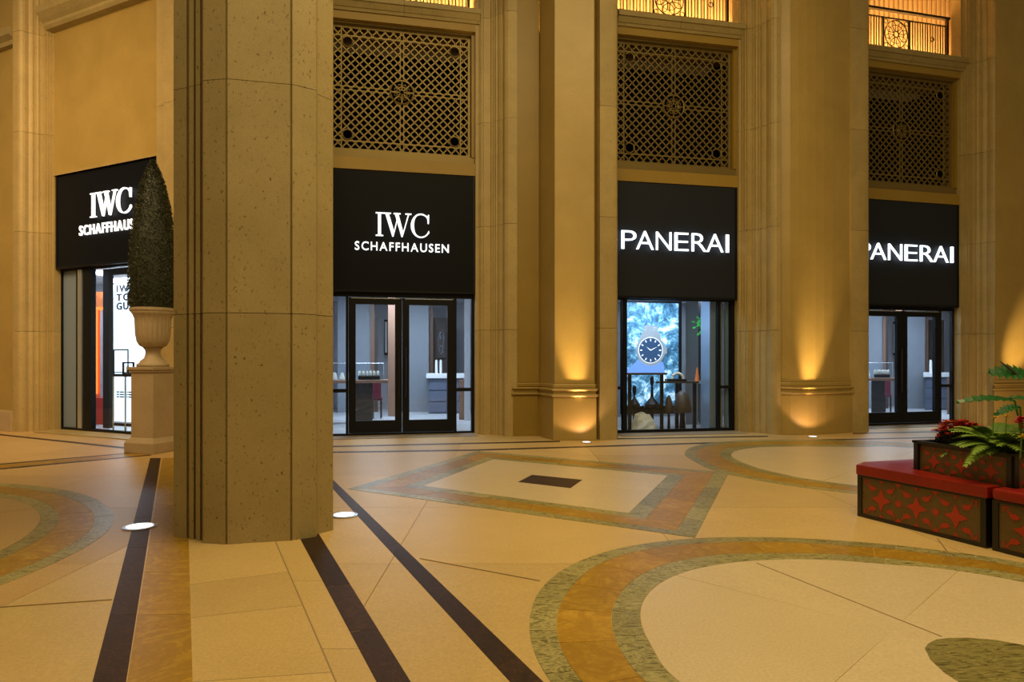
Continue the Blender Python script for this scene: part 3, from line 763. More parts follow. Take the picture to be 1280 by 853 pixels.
def U(bay, fr): return bay.uL + fr * (bay.uR - bay.uL)
def vbox(bay, name, mat, par, f0, f1, D, dep, z0, z1, bev=0):
    # upright box behind the shop front, spanning fractions f0..f1 of the opening at distance D, dep deep along the sight line
    def fn(mb): mb.prism([PV(bay, U(bay, f0), D), PV(bay, U(bay, f1), D), PV(bay, U(bay, f1), D + dep), PV(bay, U(bay, f0), D + dep)], z0, z1)
    return part(name, mat, par, fn, bev=bev)
def interior(bay, who, tag2):
    rp = [bay.p(-.02, -.22), PV(bay, bay.uL - 28, 8.2), PV(bay, bay.uR + 30, 8.2), bay.p(bay.W + .02, -.22)]
    room(bay, rp, 3.3, ['wallpale', 'wallpale', 'wallgrey'])
    # grey wall pillars with walnut trims
    for f0, f1, D, nm in ((.06, .285, 6.2, 'left'), (.50, .682, 6.0, 'right')):
        vbox(bay, 'shop_pillar', M['wallgrey'], wb, f0, f1, D, .6, .012, 3.3)
    vbox(bay, 'walnut_trim', M['wood'], wb, .285, .312, 6.15, .3, .012, 3.3)
    vbox(bay, 'dark_slot', M['darkwood'], wb, .312, .335, 6.2, .3, .012, 2.7)
    vbox(bay, 'walnut_trim', M['wood'], wb, .405, .462, 4.6, .25, .012, 3.3)
    vbox(bay, 'walnut_trim', M['wood'], wb, .690, .712, 6.3, .1, .9, 3.3)
    vbox(bay, 'dark_panel', M['darkwood'], wb, .712, .86, 6.6, .1, .012, 2.75)
    vbox(bay, 'pale_post', M['wallpale'], wb, .925, .965, 3.0, .2, .012, 3.3)
    vbox(bay, 'walnut_trim', M['wood'], wb, .890, .925, 3.2, .2, .012, 1.0)
    p = empty('framed_picture', (*PV(bay, U(bay, .39), 7.9), 1.6), 'small black framed picture on pale back wall inside %s' % who, 'picture')
    vbox(bay, 'frame', M['black'], p, .378, .404, 7.9, .05, 1.65, 2.75); vbox(bay, 'print', M['white'], p, .383, .399, 7.89, .03, 1.72, 2.68)
    # tall artwork with pale strokes
    p = empty('abstract_artwork', (*PV(bay, U(bay, .77), 6.5), 1.6), 'dark abstract artwork with pale brush strokes inside %s' % who, 'artwork')
    vbox(bay, 'canvas', M['darkwood'], p, .735, .80, 6.52, .05, 1.55, 2.6)
    def strokes(mb):
        rr = random.Random(3)
        for k in range(16):
            a = rr.uniform(0, 6.28); r = rr.uniform(.1, .32); cxp, czp = .768, 2.05
            pts = []
            for j in range(5):
                aa = a + j * .22; fr = cxp + r * math.cos(aa) * .07; q = PV(bay, U(bay, fr), 6.50); pts.append((q[0], q[1], czp + r * math.sin(aa) * 1.25))
            mb.tube(pts, .010, 4)
    part('brush_strokes', M['silver'], p, strokes)
    # counter
    c = empty('service_counter', (*PV(bay, U(bay, .78), 5.2), 0), 'blue grey counter with thick white top seen through %s' % who, 'counter')
    vbox(bay, 'body', M['bluecab'], c, .68, .92, 5.25, .6, .012, .99); vbox(bay, 'top', M['white'], c, .665, .93, 5.15, .75, .99, 1.12, .01)
    for k in range(1, 4): vbox(bay, 'drawer_front', M['bluecab'], c, .69, .91, 5.22, .03, .05 + (k - 1) * .31, .33 + (k - 1) * .31)
    for k, fr in enumerate((.735, .765)):
        q = PV(bay, U(bay, fr), 5.4); mb = MB(); mb.lathe([(.035, 1.12), (.038, 1.2), (.035, 1.45), (.02, 1.5)], 14, q); v = mb.build('white_vase', M['white'])
        tag(v, '%s slim white canister on the counter seen through %s' % (('left', 'right')[k], who), 'canister', 'slim white canisters on the counters')
    # display table
    t = empty('display_table', (*PV(bay, U(bay, .22), 2.6), 0), 'walnut topped display table on a dark stone plinth inside %s' % who, 'table')
    vbox(bay, 'tabletop', M['wood'], t, -.02, .405, 2.5, .8, .96, 1.03, .006); vbox(bay, 'plinth', M['darkstone'], t, .175, .30, 2.75, .4, .012, .96)
    gcs = empty('glass_case', (*PV(bay, U(bay, .22), 2.6), 1.03), 'low clear glass case on the walnut display table inside %s' % who, 'display case')
    vbox(bay, 'glass_cover', M['glass'], gcs, .0, .375, 2.6, .55, 1.032, 1.42)
    def edges(mb):
        P = [PV(bay, U(bay, f_), d_) for f_, d_ in ((0, 2.6), (.375, 2.6), (.375, 3.15), (0, 3.15))]
        for k in range(4):
            a, b = P[k], P[(k + 1) % 4]; mb.tube([(*a, 1.42), (*b, 1.42)], .006, 4); mb.tube([(*a, 1.04), (*a, 1.42)], .006, 4)
    part('case_edge', M['silver'], gcs, edges)
    ty = empty('watch_tray', (*PV(bay, U(bay, .30), 2.8), 1.04), 'black tray of cream watch cushions in glass case inside %s' % who, 'tray')
    vbox(bay, 'tray', M['black'], ty, .20, .35, 2.72, .35, 1.034, 1.12, .006)
    k = 0
    for k, fr in enumerate((.20, .225, .25, .275, .30, .325)):
        q = PV(bay, U(bay, fr + .01), 2.86); mb = MB(); mb.lathe([(.022, 1.12), (.034, 1.14), (.034, 1.20), (.02, 1.24)], 10, q)
        w2 = mb.build('watch_cushion', M['cushion']); tag(w2, '%s cream watch cushion in the black tray inside %s' % (('leftmost', 'second', 'third', 'fourth', 'fifth', 'rightmost')[k], who), 'watch cushion', 'cream watch cushions inside %s' % who)
    for k, fr in enumerate((.04, .09, .14)):
        q = PV(bay, U(bay, fr), 2.8); mb = MB(); mb.lathe([(.065, 1.034), (.065, 1.07), (.045, 1.14), (.03, 1.2)], 14, q); w2 = mb.build('watch_stand', M['cushion'])
        tag(w2, '%s cream conical watch stand in glass case inside %s' % (('leftmost', 'middle', 'rightmost')[k], who), 'watch stand', 'cream conical watch stands inside %s' % who)
    ch = empty('shop_stool', (*PV(bay, U(bay, .335), 4.0), 0), 'maroon leather stool behind the display table inside %s' % who, 'stool')
    vbox(bay, 'backrest', M['maroon'], ch, .30, .358, 3.9, .08, .52, .98, .02); vbox(bay, 'seat', M['maroon'], ch, .30, .365, 3.98, .35, .46, .54, .02)
    for f_, d_ in ((.305, 3.95), (.355, 3.95), (.305, 4.3), (.36, 4.3)):
        q = PV(bay, U(bay, f_), d_); part('leg', M['black'], ch, lambda mb: mb.tube([(*q, .012), (*q, .47)], .014, 6))
    lamp(bay, U(bay, .35), 2.2, 3.3, 1.4, .5, 60, 'flat white ceiling panel near the door inside %s' % who)
    lamp(bay, U(bay, .5), 3.9, 3.3, 2.4, .6, 115, 'flat white ceiling panel at the back inside %s' % who)
interior(B2, 'the doors beside the column', 'a')
interior(B4, 'the far right doors', 'b')

# ------------------------------------------------------------------ bay 3 display window
def window3():
    b = B3; W = b.W; z1 = 2.80; S = b.s_at
    o = empty('window_1', b.p(W / 2, -.15, 0), kind='structure')
    aL, aM, aR = S(783, -.14), S(898, -.14), S(916, -.14)
    def frm(mb):
        b.box(mb, 0, W, -.20, -.10, 0, .07); b.box(mb, 0, W, -.20, -.10, z1 - .08, z1 + .1)
        b.box(mb, -.02, .04, -.20, -.10, .07, z1 - .08); b.box(mb, W - .09, W + .02, -.20, -.10, .07, z1 - .08)
        b.box(mb, aL - .09, aL, -.20, -.10, .07, z1 - .08); b.box(mb, aM - .03, aM + .03, -.20, -.10, .07, z1 - .08)
        b.box(mb, .04, aL - .09, -.20, -.10, .90, .96); b.box(mb, aM + .03, W - .09, -.20, -.10, .90, .96)
    part('window_frame', M['black'], o, frm)
    part('blue_reveal', M['steelblue'], o, lambda mb: (b.box(mb, aM + .21, W - .09, -.30, -.21, .05, z1), b.box(mb, aM - .16, aM - .03, -.6, -.21, .05, z1)))
    part('pale_reveal', M['silver'], o, lambda mb: b.box(mb, aM + .05, aM + .19, -.36, -.30, .05, z1))
    part('pane', M['glass'], o, lambda mb: b.box(mb, aL, aM - .03, -.155, -.145, .07, z1 - .08))
    part('pane', M['glass'], o, lambda mb: b.box(mb, aM + .03, W - .09, -.155, -.145, .96, z1 - .08))
    part('pane', M['glass'], o, lambda mb: b.box(mb, aM + .03, W - .09, -.155, -.145, .07, .90))
    part('pane', M['glass'], o, lambda mb: b.box(mb, .04, aL - .09, -.155, -.145, .96, z1 - .08))
    part('threshold', M['greystone'], o, lambda mb: b.box(mb, 0, W, -.2, .40, .004, .012))
    rp = [b.p(-.02, -.22), PV(b, 745, 4.2), PV(b, 950, 4.2), b.p(W + .02, -.22)]
    room(b, rp, 3.0, ['darkwood', 'wallgrey', 'wallgrey'])
    lamp(b, 815, .45, 3.0, 1.3, .3, 45, 'narrow ceiling panel just inside the display window')
    lamp(b, 860, 2.4, 3.0, 2.0, .4, 60, 'long ceiling panel at the back of the display window')
    # backlit picture
    t = -1.15
    def A(u): return S(u, t)
    def Z(a, v): return b.z_at(a, t, v)
    a0, a1 = A(780), A(848.5); zt, zb_ = Z(a0, 378), Z(a0, 508)
    sc_ = empty('backlit_picture', b.p((a0 + a1) / 2, t, zb_), 'large backlit poster of a steel watch over snowy blue peaks', 'poster')
    part('poster_frame', M['black'], sc_, lambda mb: (b.box(mb, a0 - .05, a0, t - .1, t + .02, .3, zt + .08), b.box(mb, a1, a1 + .06, t - .1, t + .02, .3, zt + .08), b.box(mb, a0, a1, t - .1, t + .02, zt, zt + .08), b.box(mb, a0, a1, t - .1, t + .02, .3, zb_), b.box(mb, a0, a1, t - .1, t - .03, zb_, zt)))
    m, nt, bs = newmat('snowy_peaks_print'); v, _ = objvec(nt)
    n1 = noise(nt, 2.6, 9, .72, 1.2, v); n2 = noise(nt, 9, 6, .7, .6, v)
    mt = nt.nodes.new('ShaderNodeMath'); mt.operation = 'ADD'; m2 = nt.nodes.new('ShaderNodeMath'); m2.operation = 'MULTIPLY'; nt.links.new(n2, m2.inputs[0]); m2.inputs[1].default_value = .35
    nt.links.new(n1, mt.inputs[0]); nt.links.new(m2.outputs[0], mt.inputs[1])
    col = ramp(nt, mt.outputs[0], [(.55, (.02, .07, .14)), (.66, (.06, .20, .34)), (.73, (.25, .52, .75)), (.80, (.8, .92, 1))])
    nt.links.new(col, bs.inputs['Base Color']); nt.links.new(col, bs.inputs['Emission Color']); bs.inputs['Emission Strength'].default_value = 1.1
    part('print', m, sc_, lambda mb: b.box(mb, a0, a1, t - .03, t - .015, zb_, zt))
    ca = A(813.5); czv = Z(ca, 438)
    wm = [plain('printed_steel', (.3, .34, .38), .4, emis=(.26, .31, .38), es=.7), plain('printed_navy', (.02, .05, .12), .4, emis=(.03, .09, .2), es=.8), plain('printed_white', (.9, .9, .9), .4, emis=(.9, .95, 1), es=.9), plain('printed_blue', (.15, .3, .7), .4, emis=(.16, .32, .75), es=.9)]
    def watch(mb):
        def dsk(rx, rz, mi, tt, n=40, dx=0, dz=0):
            pts = [b.p(ca + dx + rx * math.cos(2 * math.pi * k / n), tt, czv + dz + rz * math.sin(2 * math.pi * k / n)) for k in range(n)]
            mb.add(pts, [tuple(range(n))], mi)
        def pol(pts, mi, tt): mb.add([b.p(ca + x, tt, czv + z) for x, z in pts], [tuple(range(len(pts)))], mi)
        for k in range(5): pol([(-.17 - .0 * k, .30 + k * .05), (.17, .30 + k * .05), (.165, .345 + k * .05), (-.165, .345 + k * .05)], 0, t - .012)
        pol([(-.26, .22), (.26, .22), (.19, .42), (-.19, .42)], 0, t - .011); pol([(-.26, -.2), (.26, -.2), (.22, -.38), (-.22, -.38)], 0, t - .011)
        pol([(.30, .10), (.39, .07), (.39, -.07), (.30, -.10)], 0, t - .011)
        dsk(.345, .345, 0, t - .010); dsk(.29, .29, 2, t - .009); dsk(.275, .275, 1, t - .008)
        for k in range(12):
            a = k * math.pi / 6; c_, s_ = math.cos(a), math.sin(a)
            pol([(c_ * .20 - s_ * .012, s_ * .20 + c_ * .012), (c_ * .25 - s_ * .012, s_ * .25 + c_ * .012), (c_ * .25 + s_ * .012, s_ * .25 - c_ * .012), (c_ * .20 + s_ * .012, s_ * .20 - c_ * .012)], 2, t - .007)
        for a, L_ in ((.45, .19), (2.5, .13)):
            c_, s_ = math.cos(a), math.sin(a); pol([(-s_ * .012, c_ * .012), (c_ * L_, s_ * L_), (s_ * .012, -c_ * .012)], 2, t - .006)
        pol([(-.52, -.40), (-.30, -.22), (.02, -.30), (.30, -.26), (.34, -.52), (-.60, -.52)], 3, t - .0105)
    part('printed_watch', wm, sc_, watch)
    # low tables
    def tbl(u0, u1, v, D, label, legs):
        e = empty('display_table', (*PV(b, (u0 + u1) / 2, D), 0), label, 'table')
        y = PV(b, (u0 + u1) / 2, D)[1]; zt_ = EYE + (HY - v) * y / F
        P = [PV(b, u0, D), PV(b, u1, D), PV(b, u1, D + .3), PV(b, u0, D + .3)]
        part('tabletop', M['darkwood'], e, lambda mb: mb.prism(P, zt_ - .04, zt_))
        for u in legs:
            for dd in (.04, .26):
                q = PV(b, u, D + dd); part('leg', M['black'], e, lambda mb: mb.box(q[0] - .035, q[0] + .035, q[1] - .03, q[1] + .03, .012, zt_ - .04))
        return zt_
    z1_ = tbl(779, 834, 466.5, .35, 'taller dark display table in front of the backlit watch poster', (787, 827))
    z2_ = tbl(820, 874, 477, .78, 'lower dark display table with white tray, right of the taller one', (868, 846))
    def onbox(name, mat, u, D, z, sx_, h, label, cat):
        q = PV(b, u, D); mb = MB(); mb.lathe([(sx_, z), (sx_ * 1.05, z + h * .4), (sx_ * .7, z + h * .8), (sx_ * .2, z + h)], 14, q); o_ = mb.build(name, M[mat], smooth=False); tag(o_, label, cat); return o_
    e = empty('watch_pillow', (*PV(b, 846, .9), z2_), 'white watch pillow on black tray on the lower display table', 'watch pillow')
    def arch(mb):
        q = Vector(PV(b, 847, .94)); pts = [(q.x + .12 * math.cos(a), q.y, z2_ + .05 + .12 * math.sin(a)) for a in [math.pi * k / 10 for k in range(11)]]; mb.tube(pts, .03, 8)
    part('pillow', M['cushion'], e, arch); q_ = PV(b, 841, .82); part('tray', M['black'], e, lambda mb: mb.box(q_[0] - .12, q_[0] + .3, q_[1], q_[1] + .25, z2_, z2_ + .05))
    # orange cone
    q_ = PV(b, 871.5, .92); mb = MB(); mb.lathe([(.055, z2_), (.05, z2_ + .02), (.012, z2_ + .30)], 14, q_); o_ = mb.build('paper_cone', M['orangedim']); tag(o_, 'small orange cone at right end of the lower display table', 'cone')
    # rocks and diving gear on the floor
    rr = random.Random(5)
    def rock(mb, q, r, h):
        n = 12; vs = []; 
        for j in range(5):
            for k in range(n):
                a = 2 * math.pi * k / n; f = (1, .95, .75, .45, .1)[j] * r * rr.uniform(.8, 1.2); vs.append((q[0] + f * math.cos(a), q[1] + f * .6 * math.sin(a), .012 + h * (0, .3, .65, .9, 1)[j] * rr.uniform(.9, 1.1) if j else .012))
        fs = [(j * n + k, j * n + (k + 1) % n, (j + 1) * n + (k + 1) % n, (j + 1) * n + k) for j in range(4) for k in range(n)]; fs.append(tuple(4 * n + k for k in range(n)))
        mb.add(vs, fs)
    mb = MB(); rock(mb, PV(b, 803, .50), .30, .36); o_ = mb.build('white_rock', M['white']); tag(o_, 'rough white rock on the window floor under the taller table', 'rock')
    for u, D, h, s_, lab in ((793, 1.0, .95, .08, 'black diving pump with upright lever standing behind the white rock, left one'), (815, .98, 1.15, .11, 'larger black diving pump with upright lever between table legs')):
        q = PV(b, u, D); e = empty('diving_pump', (*q, .012), lab, 'pump')
        part('housing', M['black'], e, lambda mb: mb.lathe([(s_ * 1.6, .46), (s_ * 1.5, .54), (s_ * .8, .62), (s_ * .35, .68), (s_ * .15, h - .2)], 14, q))
        part('knob', M['black'], e, lambda mb: mb.lathe([(.02, h - .22), (.045, h - .14), (.04, h - .03), (.01, h)], 12, q)); part('stand', M['black'], e, lambda mb: mb.box(q[0] - .03, q[0] + .03, q[1] - .03, q[1] + .03, .012, .47))
    for u, s_, h, lab in ((836, .08, .75, 'narrow black canister on the window floor'), (853, .17, .85, 'large dark diving helmet on a stand at the window floor')):
        q = PV(b, u, .50); e = empty('diving_helmet' if s_ > .1 else 'canister', (*q, .012), lab, 'helmet' if s_ > .1 else 'canister')
        part('shell', M['darkwood'], e, lambda mb: mb.lathe([(s_ * 1.1, .38), (s_ * 1.15, .45), (s_, h - .25), (s_ * .75, h - .08), (s_ * .2, h)], 16, q), smooth=True)
        part('stand', M['black'], e, lambda mb: mb.lathe([(s_ * .5, .012), (s_ * .4, .05), (s_ * .3, .38)], 12, q))
    # pillar, counter and hanging leaves at the back
    part('shop_pillar', M['wallgrey'], wb, lambda mb: mb.prism([PV(b, 857, 1.7), PV(b, 873, 1.7), PV(b, 873, 2.1), PV(b, 857, 2.1)], .012, 3.0))
    part('dark_panel', M['darkwood'], wb, lambda mb: mb.prism([PV(b, 873, 2.3), PV(b, 889, 2.3), PV(b, 889, 2.4), PV(b, 873, 2.4)], .012, 3.0))
    e = empty('shop_counter', (*PV(b, 882, 1.8), 0), 'grey counter with white top behind the lower display table', 'counter')
    part('body', M['wallgrey'], e, lambda mb: mb.prism([PV(b, 874, 1.8), PV(b, 892, 1.8), PV(b, 892, 2.2), PV(b, 874, 2.2)], .012, .95)); part('top', M['white'], e, lambda mb: mb.prism([PV(b, 873, 1.75), PV(b, 893, 1.75), PV(b, 893, 2.25), PV(b, 873, 2.25)], .95, 1.0))
    q = PV(b, 879.5, 1.15); e = empty('hanging_plant', (*q, 3.0), 'bright green trailing plant hanging beside dark panel in the window', 'plant')
    def lv(mb):
        for k in range(70):
            f = rr.random(); p = Vector((q[0] - .10 + .24 * f + rr.gauss(0, .05), q[1] + rr.gauss(0, .05), 2.30 - .34 * f + rr.gauss(0, .09)))
            d = Vector((rr.gauss(0, 1), rr.gauss(0, .5), rr.gauss(0, 1))).normalized() * .05; w_ = Vector((-d.z, 0, d.x)) * .5
            mb.add([p - d, p + w_, p + d, p - w_], [(0, 1, 2, 3)])
    tag(part('leaves', M['neonleaf'], e, lv), kind='stuff'); part('stem', M['fern'], e, lambda mb: mb.tube([(q[0], q[1], 3.0), (q[0] - .05, q[1], 2.5), (q[0] + .12, q[1], 2.1)], .008, 5))
window3()

# ------------------------------------------------------------------ bay 1 shop front
def window1():
    b = B1; W = b.W; S = b.s_at; z1 = 3.42
    o = empty('window_2', b.p(W / 2, -.15, 0), kind='structure')
    s = lambda u: S(u, -.15)
    def frm(mb):
        b.box(mb, 0, W, -.20, -.10, 0, .07); b.box(mb, 0, W, -.20, -.10, z1 - .04, z1 + .1)
        b.box(mb, s(74.5), s(79.5), -.20, -.10, .07, z1); b.box(mb, s(98), s(100.5), -.20, -.10, .07, z1); b.box(mb, s(106.5), s(117), -.20, -.10, .07, z1)
        b.box(mb, S(131.5, -.5), S(139, -.5), -.55, -.45, .05, z1); b.box(mb, S(139, -.5), W, -.55, -.45, z1 - .14, z1)
        b.box(mb, W - .06, W + .02, -.20, -.10, .07, z1)
    part('window_frame', M['black'], o, frm)
    part('bright_mullion', M['silver'], o, lambda mb: b.box(mb, s(100.5), s(105.5), -.19, -.09, .07, z1 - .04))
    part('blue_panel', M['steelblue'], o, lambda mb: b.box(mb, s(79.5), s(98), -.19, -.15, .07, z1 - .04))
    part('threshold', M['stone'], o, lambda mb: b.box(mb, 0, W, -.2, .45, .004, .02))
    part('pane', M['glass'], o, lambda mb: b.box(mb, s(117), W - .06, -.155, -.145, .07, z1 - .04))
    rp = [b.p(-.02, -.22), PV(b, 40, 5), PV(b, 215, 5), b.p(W + .02, -.22)]
    room(b, rp, 3.5, ['wallpale', 'wallpale', 'wallpale'])
    lamp(b, 150, 2.2, 3.5, 1.6, .5, 70, 'long ceiling panel at the back of the left window')
    # glowing orange wall niche with red rug
    n_ = empty('orange_niche', (*PV(b, 124, 2.0), 0), 'glowing orange display niche behind the left window', 'display niche')
    def vb(nm, mat, par, u0, u1, D, dep, z0, z1_, **k): return part(nm, M[mat], par, lambda mb: mb.prism([PV(b, u0, D), PV(b, u1, D), PV(b, u1, D + dep), PV(b, u0, D + dep)], z0, z1_), **k)
    vb('back_panel', 'orangedim', n_, 114, 133, 2.6, .08, .6, 3.1); vb('light_strip', 'orange', n_, 119.5, 122.5, 2.5, .05, .7, 2.7); vb('lintel', 'orangedim', n_, 114, 133, 2.2, .3, 2.72, 2.95); vb('lit_top', 'orange', n_, 114, 133, 2.21, .25, 2.66, 2.72)
    vb('plinth', 'red', n_, 113, 134, 2.2, .5, .012, .62)
    for u in (125, 130): vb('post', 'silver', n_, u, u + 3.5, 2.45, .05, .62, 2.66)
    # white lightbox with print
    lb = empty('lit_poster_wall', (*b.p(W * .8, -1.2), 0), 'glowing white poster wall with black text, behind the conical tree', 'poster')
    t = -1.25; a0 = S(137, t); a1 = W + .3
    part('light_panel', M['lightbox'], lb, lambda mb: b.box(mb, a0, a1, t - .08, t, .1, z1 - .06))
    part('rail', M['silver'], lb, lambda mb: (b.box(mb, a0, a1, t, t + .015, 3.23, 3.25), b.box(mb, a0, a1, t, t + .015, 1.20, 1.23)))
    for i, tx in enumerate(('IWC', 'TOP', 'GUN')):
        write(b, tx, S(146, t) + .34, .66, b.z_at(S(150, t), t, 361 + 11 * i), .165, t + .015, M['ink'], lb, .03, .2, .01)
    for i, tx in enumerate(('IF YOU CAN', 'READ IT NOW')) if False else enumerate(()): pass
    def lines(mb):
        for i in range(3):
            zz = b.z_at(S(150, t), t, 491 + 3 * i)
            x = S(146, t)
            for wd in (.08, .14, .10, .16): b.box(mb, x, x + wd, t, t + .006, zz, zz + .028); x += wd + .03
    part('small_print', M['ink'], lb, lines)
    # slim table with objects
    tb = empty('display_stand', (*PV(b, 160, .7), 0), 'slim silver display stand before the glowing white poster wall', 'stand')
    y = PV(b, 155, .55)[1]; zt = EYE + (HY - 468) * y / F
    vb('top', 'black', tb, 141, 178, .5, .4, zt - .05, zt)
    for u, dd in ((142, .52), (157, .52), (176, .52), (142, .86), (176, .86)):
        q = PV(b, u, dd); part('leg', M['silver'], tb, lambda mb: mb.box(q[0] - .015, q[0] + .015, q[1] - .015, q[1] + .015, .012, zt - .05))
    vb('shelf', 'black', tb, 142, 177, .55, .3, .14, .20)
    gf = empty('glass_display_frame', (*PV(b, 160, .6), zt), 'black framed open display case on the slim stand', 'display case')
    def fr(mb):
        P = [PV(b, u, d) for u, d in ((142.5, .55), (160, .55), (160, .85), (142.5, .85))]
        for k in range(4): mb.tube([(*P[k], zt), (*P[k], zt + .5)], .012, 5); mb.tube([(*P[k], zt + .5), (*P[(k + 1) % 4], zt + .5)], .012, 5)
    part('case_edge', M['black'], gf, fr)
    q = PV(b, 160, .66); e = empty('small_framed_display', (*q, zt), 'small square black frame standing on the slim stand', 'frame')
    part('frame', M['black'], e, lambda mb: (mb.box(q[0] - .12, q[0] + .12, q[1], q[1] + .03, zt, zt + .03), mb.box(q[0] - .12, q[0] + .12, q[1], q[1] + .03, zt + .22, zt + .25), mb.box(q[0] - .12, q[0] - .09, q[1], q[1] + .03, zt + .03, zt + .22), mb.box(q[0] + .09, q[0] + .12, q[1], q[1] + .03, zt + .03, zt + .22)))
    part('watch', M['silver'], e, lambda mb: mb.lathe([(.03, zt), (.03, zt + .14), (.01, zt + .18)], 10, q))
window1()

# ------------------------------------------------------------------ free-standing stone column
cp = [V2(217, 147.7), V2(233, 149.2), V2(235, 148.2), V2(236.5, 149.6), V2(242, 150.1), V2(243.5, 149.0), V2(245, 150.4), V2(250, 151.0), V2(252, 150.0), V2(254, 153.0), V2(281.5, 154.0), V2(283, 153.4), V2(284.5, 154.0),
      V2(362.5, 150.9), V2(364, 150.3), V2(365.5, 150.9), V2(395, 147.7), V2(397, 145.5), V2(416.3, 142.0)]
xc = (cp[0][0] + cp[-1][0]) / 2
dirb = Vector((-.33, .94))   # the column's back runs away from the viewer
front = [Vector(p) for p in cp]
back = [Vector(cp[-1]) + Vector((-.02, .75)), Vector(cp[-1]) + Vector((-.22, 1.0)), Vector(cp[0]) + Vector((.22, 1.25)), Vector(cp[0]) + Vector((.02, .95))]
# keep the sides inside the sight lines of the front edges
cpoly = cp + [tuple(p) for p in (Vector(cp[-1]) * 1.105 + Vector((-.01, 0)), Vector(cp[-1]) * 1.15 + Vector((-.2, .05)), Vector(cp[0]) * 1.15 + Vector((.35, 0)), Vector(cp[0]) * 1.10 + Vector((.06, 0)))]
col = empty('stone_column', (xc, 6.2, 0), 'massive free-standing pitted limestone column in the left foreground', 'column')
ZC = [0, 1.88, 3.78, 5.68, 7.6]
for z0, z1 in zip(ZC[:-1], ZC[1:]):
    # each course is three stones wide
    mb = MB(); mb.prism(cpoly, z0 + (.005 if z0 else 0), z1); mb.build('stone_block', M['column'], col)
part('core', M['column'], col, lambda mb: mb.prism([V2(240, 140), V2(380, 140), V2(380, 133), V2(240, 133)], 0, 7.55))

# ------------------------------------------------------------------ in-ground uplights
def uplight(u, v, label, r=.14, spot=None, aim=None):
    x, y = G(u, v); o = empty('ground_uplight', (x, y, 0), label, 'uplight', None)
    part('ring', M['steel'], o, lambda mb: mb.lathe([(r, .002), (r, .010), (r * .86, .012)], 32, (x, y)))
    part('lens', M['lens'], o, lambda mb: mb.lathe([(r * .78, .010), (r * .76, .014), (r * .5, .018)], 32, (x, y)), smooth=False)
    if spot:
        l = bpy.data.lights.new('uplight_beam', 'SPOT'); l.energy = spot; l.color = (1, .66, .30); l.spot_size = math.radians(27); l.spot_blend = 1.0; l.shadow_soft_size = .05
        lo = bpy.data.objects.new('uplight_beam', l); C.objects.link(lo); lo.location = (x, y, .06)
        l2 = bpy.data.lights.new('uplight_spill', 'SPOT'); l2.energy = spot * .030; l2.color = (1, .60, .38); l2.spot_size = math.radians(110); l2.spot_blend = .35; l2.shadow_soft_size = .05
        lo2 = bpy.data.objects.new('uplight_spill', l2); C.objects.link(lo2); lo2.location = (x, y, .05); d2 = Vector((aim[0], aim[1], 1.0)) - Vector((x, y, .05)); lo2.rotation_euler = d2.to_track_quat('-Z', 'Y').to_euler()
        d = Vector((aim[0], aim[1], aim[2])) - Vector((x, y, .06)); lo.rotation_euler = d.to_track_quat('-Z', 'Y').to_euler()
uplight(175, 659.5, 'round in-ground uplight on the dark stripe left of the column', .142)
uplight(430, 645, 'round in-ground uplight half hidden right of the column base', .13)
x_, y_ = V2(716, 67.2); uplight(733, 553.5, 'flat in-ground uplight before the middle pilaster', .10, 760, (x_, y_, 1.75))
x_, y_ = V2(1018, 62.4); uplight(1016, 546.6, 'flat in-ground uplight before the broad pilaster between the two charcoal signs', .10, 760, (x_, y_, 1.75))
x_, y_ = V2(1278, 55.4); uplight(1280, 539.6, 'in-ground uplight hidden behind the planter bench at far right', .10, 760, (x_, y_, 1.75))

# ------------------------------------------------------------------ conical topiary in an urn on a pedestal
tc = Vector((-5.87, 11.12)); vd = Vector((-.467, .885)); vs_ = Vector((.885, .467))
def dia(r): return [tuple(tc - vd * r), tuple(tc + vs_ * r), tuple(tc + vd * r), tuple(tc - vs_ * r)]
ped = empty('stone_pedestal', (tc.x, tc.y, 0), 'square beige stone pedestal carrying the urn left of the column', 'pedestal')
part('plinth', M['urn'], ped, lambda mb: mb.prism(dia(.415), 0, .17), bev=.01)
def cham(mb):
    a, b = dia(.405), dia(.325); mb.hexa([(*p, .17) for p in a] + [(*p, .25) for p in b])
part('plinth_moulding', M['urn'], ped, cham); part('die', M['urn'], ped, lambda mb: mb.prism(dia(.315), .25, 1.30), bev=.006)
part('cap', M['urn'], ped, lambda mb: (mb.prism(dia(.35), 1.30, 1.335), mb.prism(dia(.375), 1.335, 1.385)), bev=.008)
urn = empty('stone_urn', (tc.x, tc.y, 1.385), 'beige fluted stone urn on the square pedestal', 'urn')
part('foot', M['urn'], urn, lambda mb: mb.lathe([(.24, 1.386), (.24, 1.43), (.20, 1.45), (.19, 1.48), (.13, 1.53), (.11, 1.60), (.115, 1.66), (.15, 1.70)], 40, tc), smooth=True)
part('bowl', M['urn'], urn, lambda mb: mb.lathe([(.14, 1.70), (.20, 1.73), (.24, 1.80), (.262, 1.92), (.268, 2.08), (.275, 2.18), (.30, 2.24), (.33, 2.28)], 144, tc, .05, 24, frange=(1.75, 2.2)), smooth=True)
part('rim', M['urn'], urn, lambda mb: mb.lathe([(.33, 2.28), (.345, 2.30), (.345, 2.335), (.32, 2.345), (.30, 2.33)], 40, tc))
top = empty('conical_topiary', (tc.x, tc.y, 2.34), 'tall dark clipped conical topiary in the stone urn', 'topiary')
RT = [(2.3, .33), (2.6, .352), (2.81, .355), (3.46, .318), (3.98, .252), (4.38, .172), (4.60, .095), (4.69, .05), (4.74, .01)]
def rad(z):
    for (z0, r0), (z1, r1) in zip(RT[:-1], RT[1:]):
        if z <= z1: return r0 + (r1 - r0) * max(0, z - z0) / (z1 - z0)
    return .01
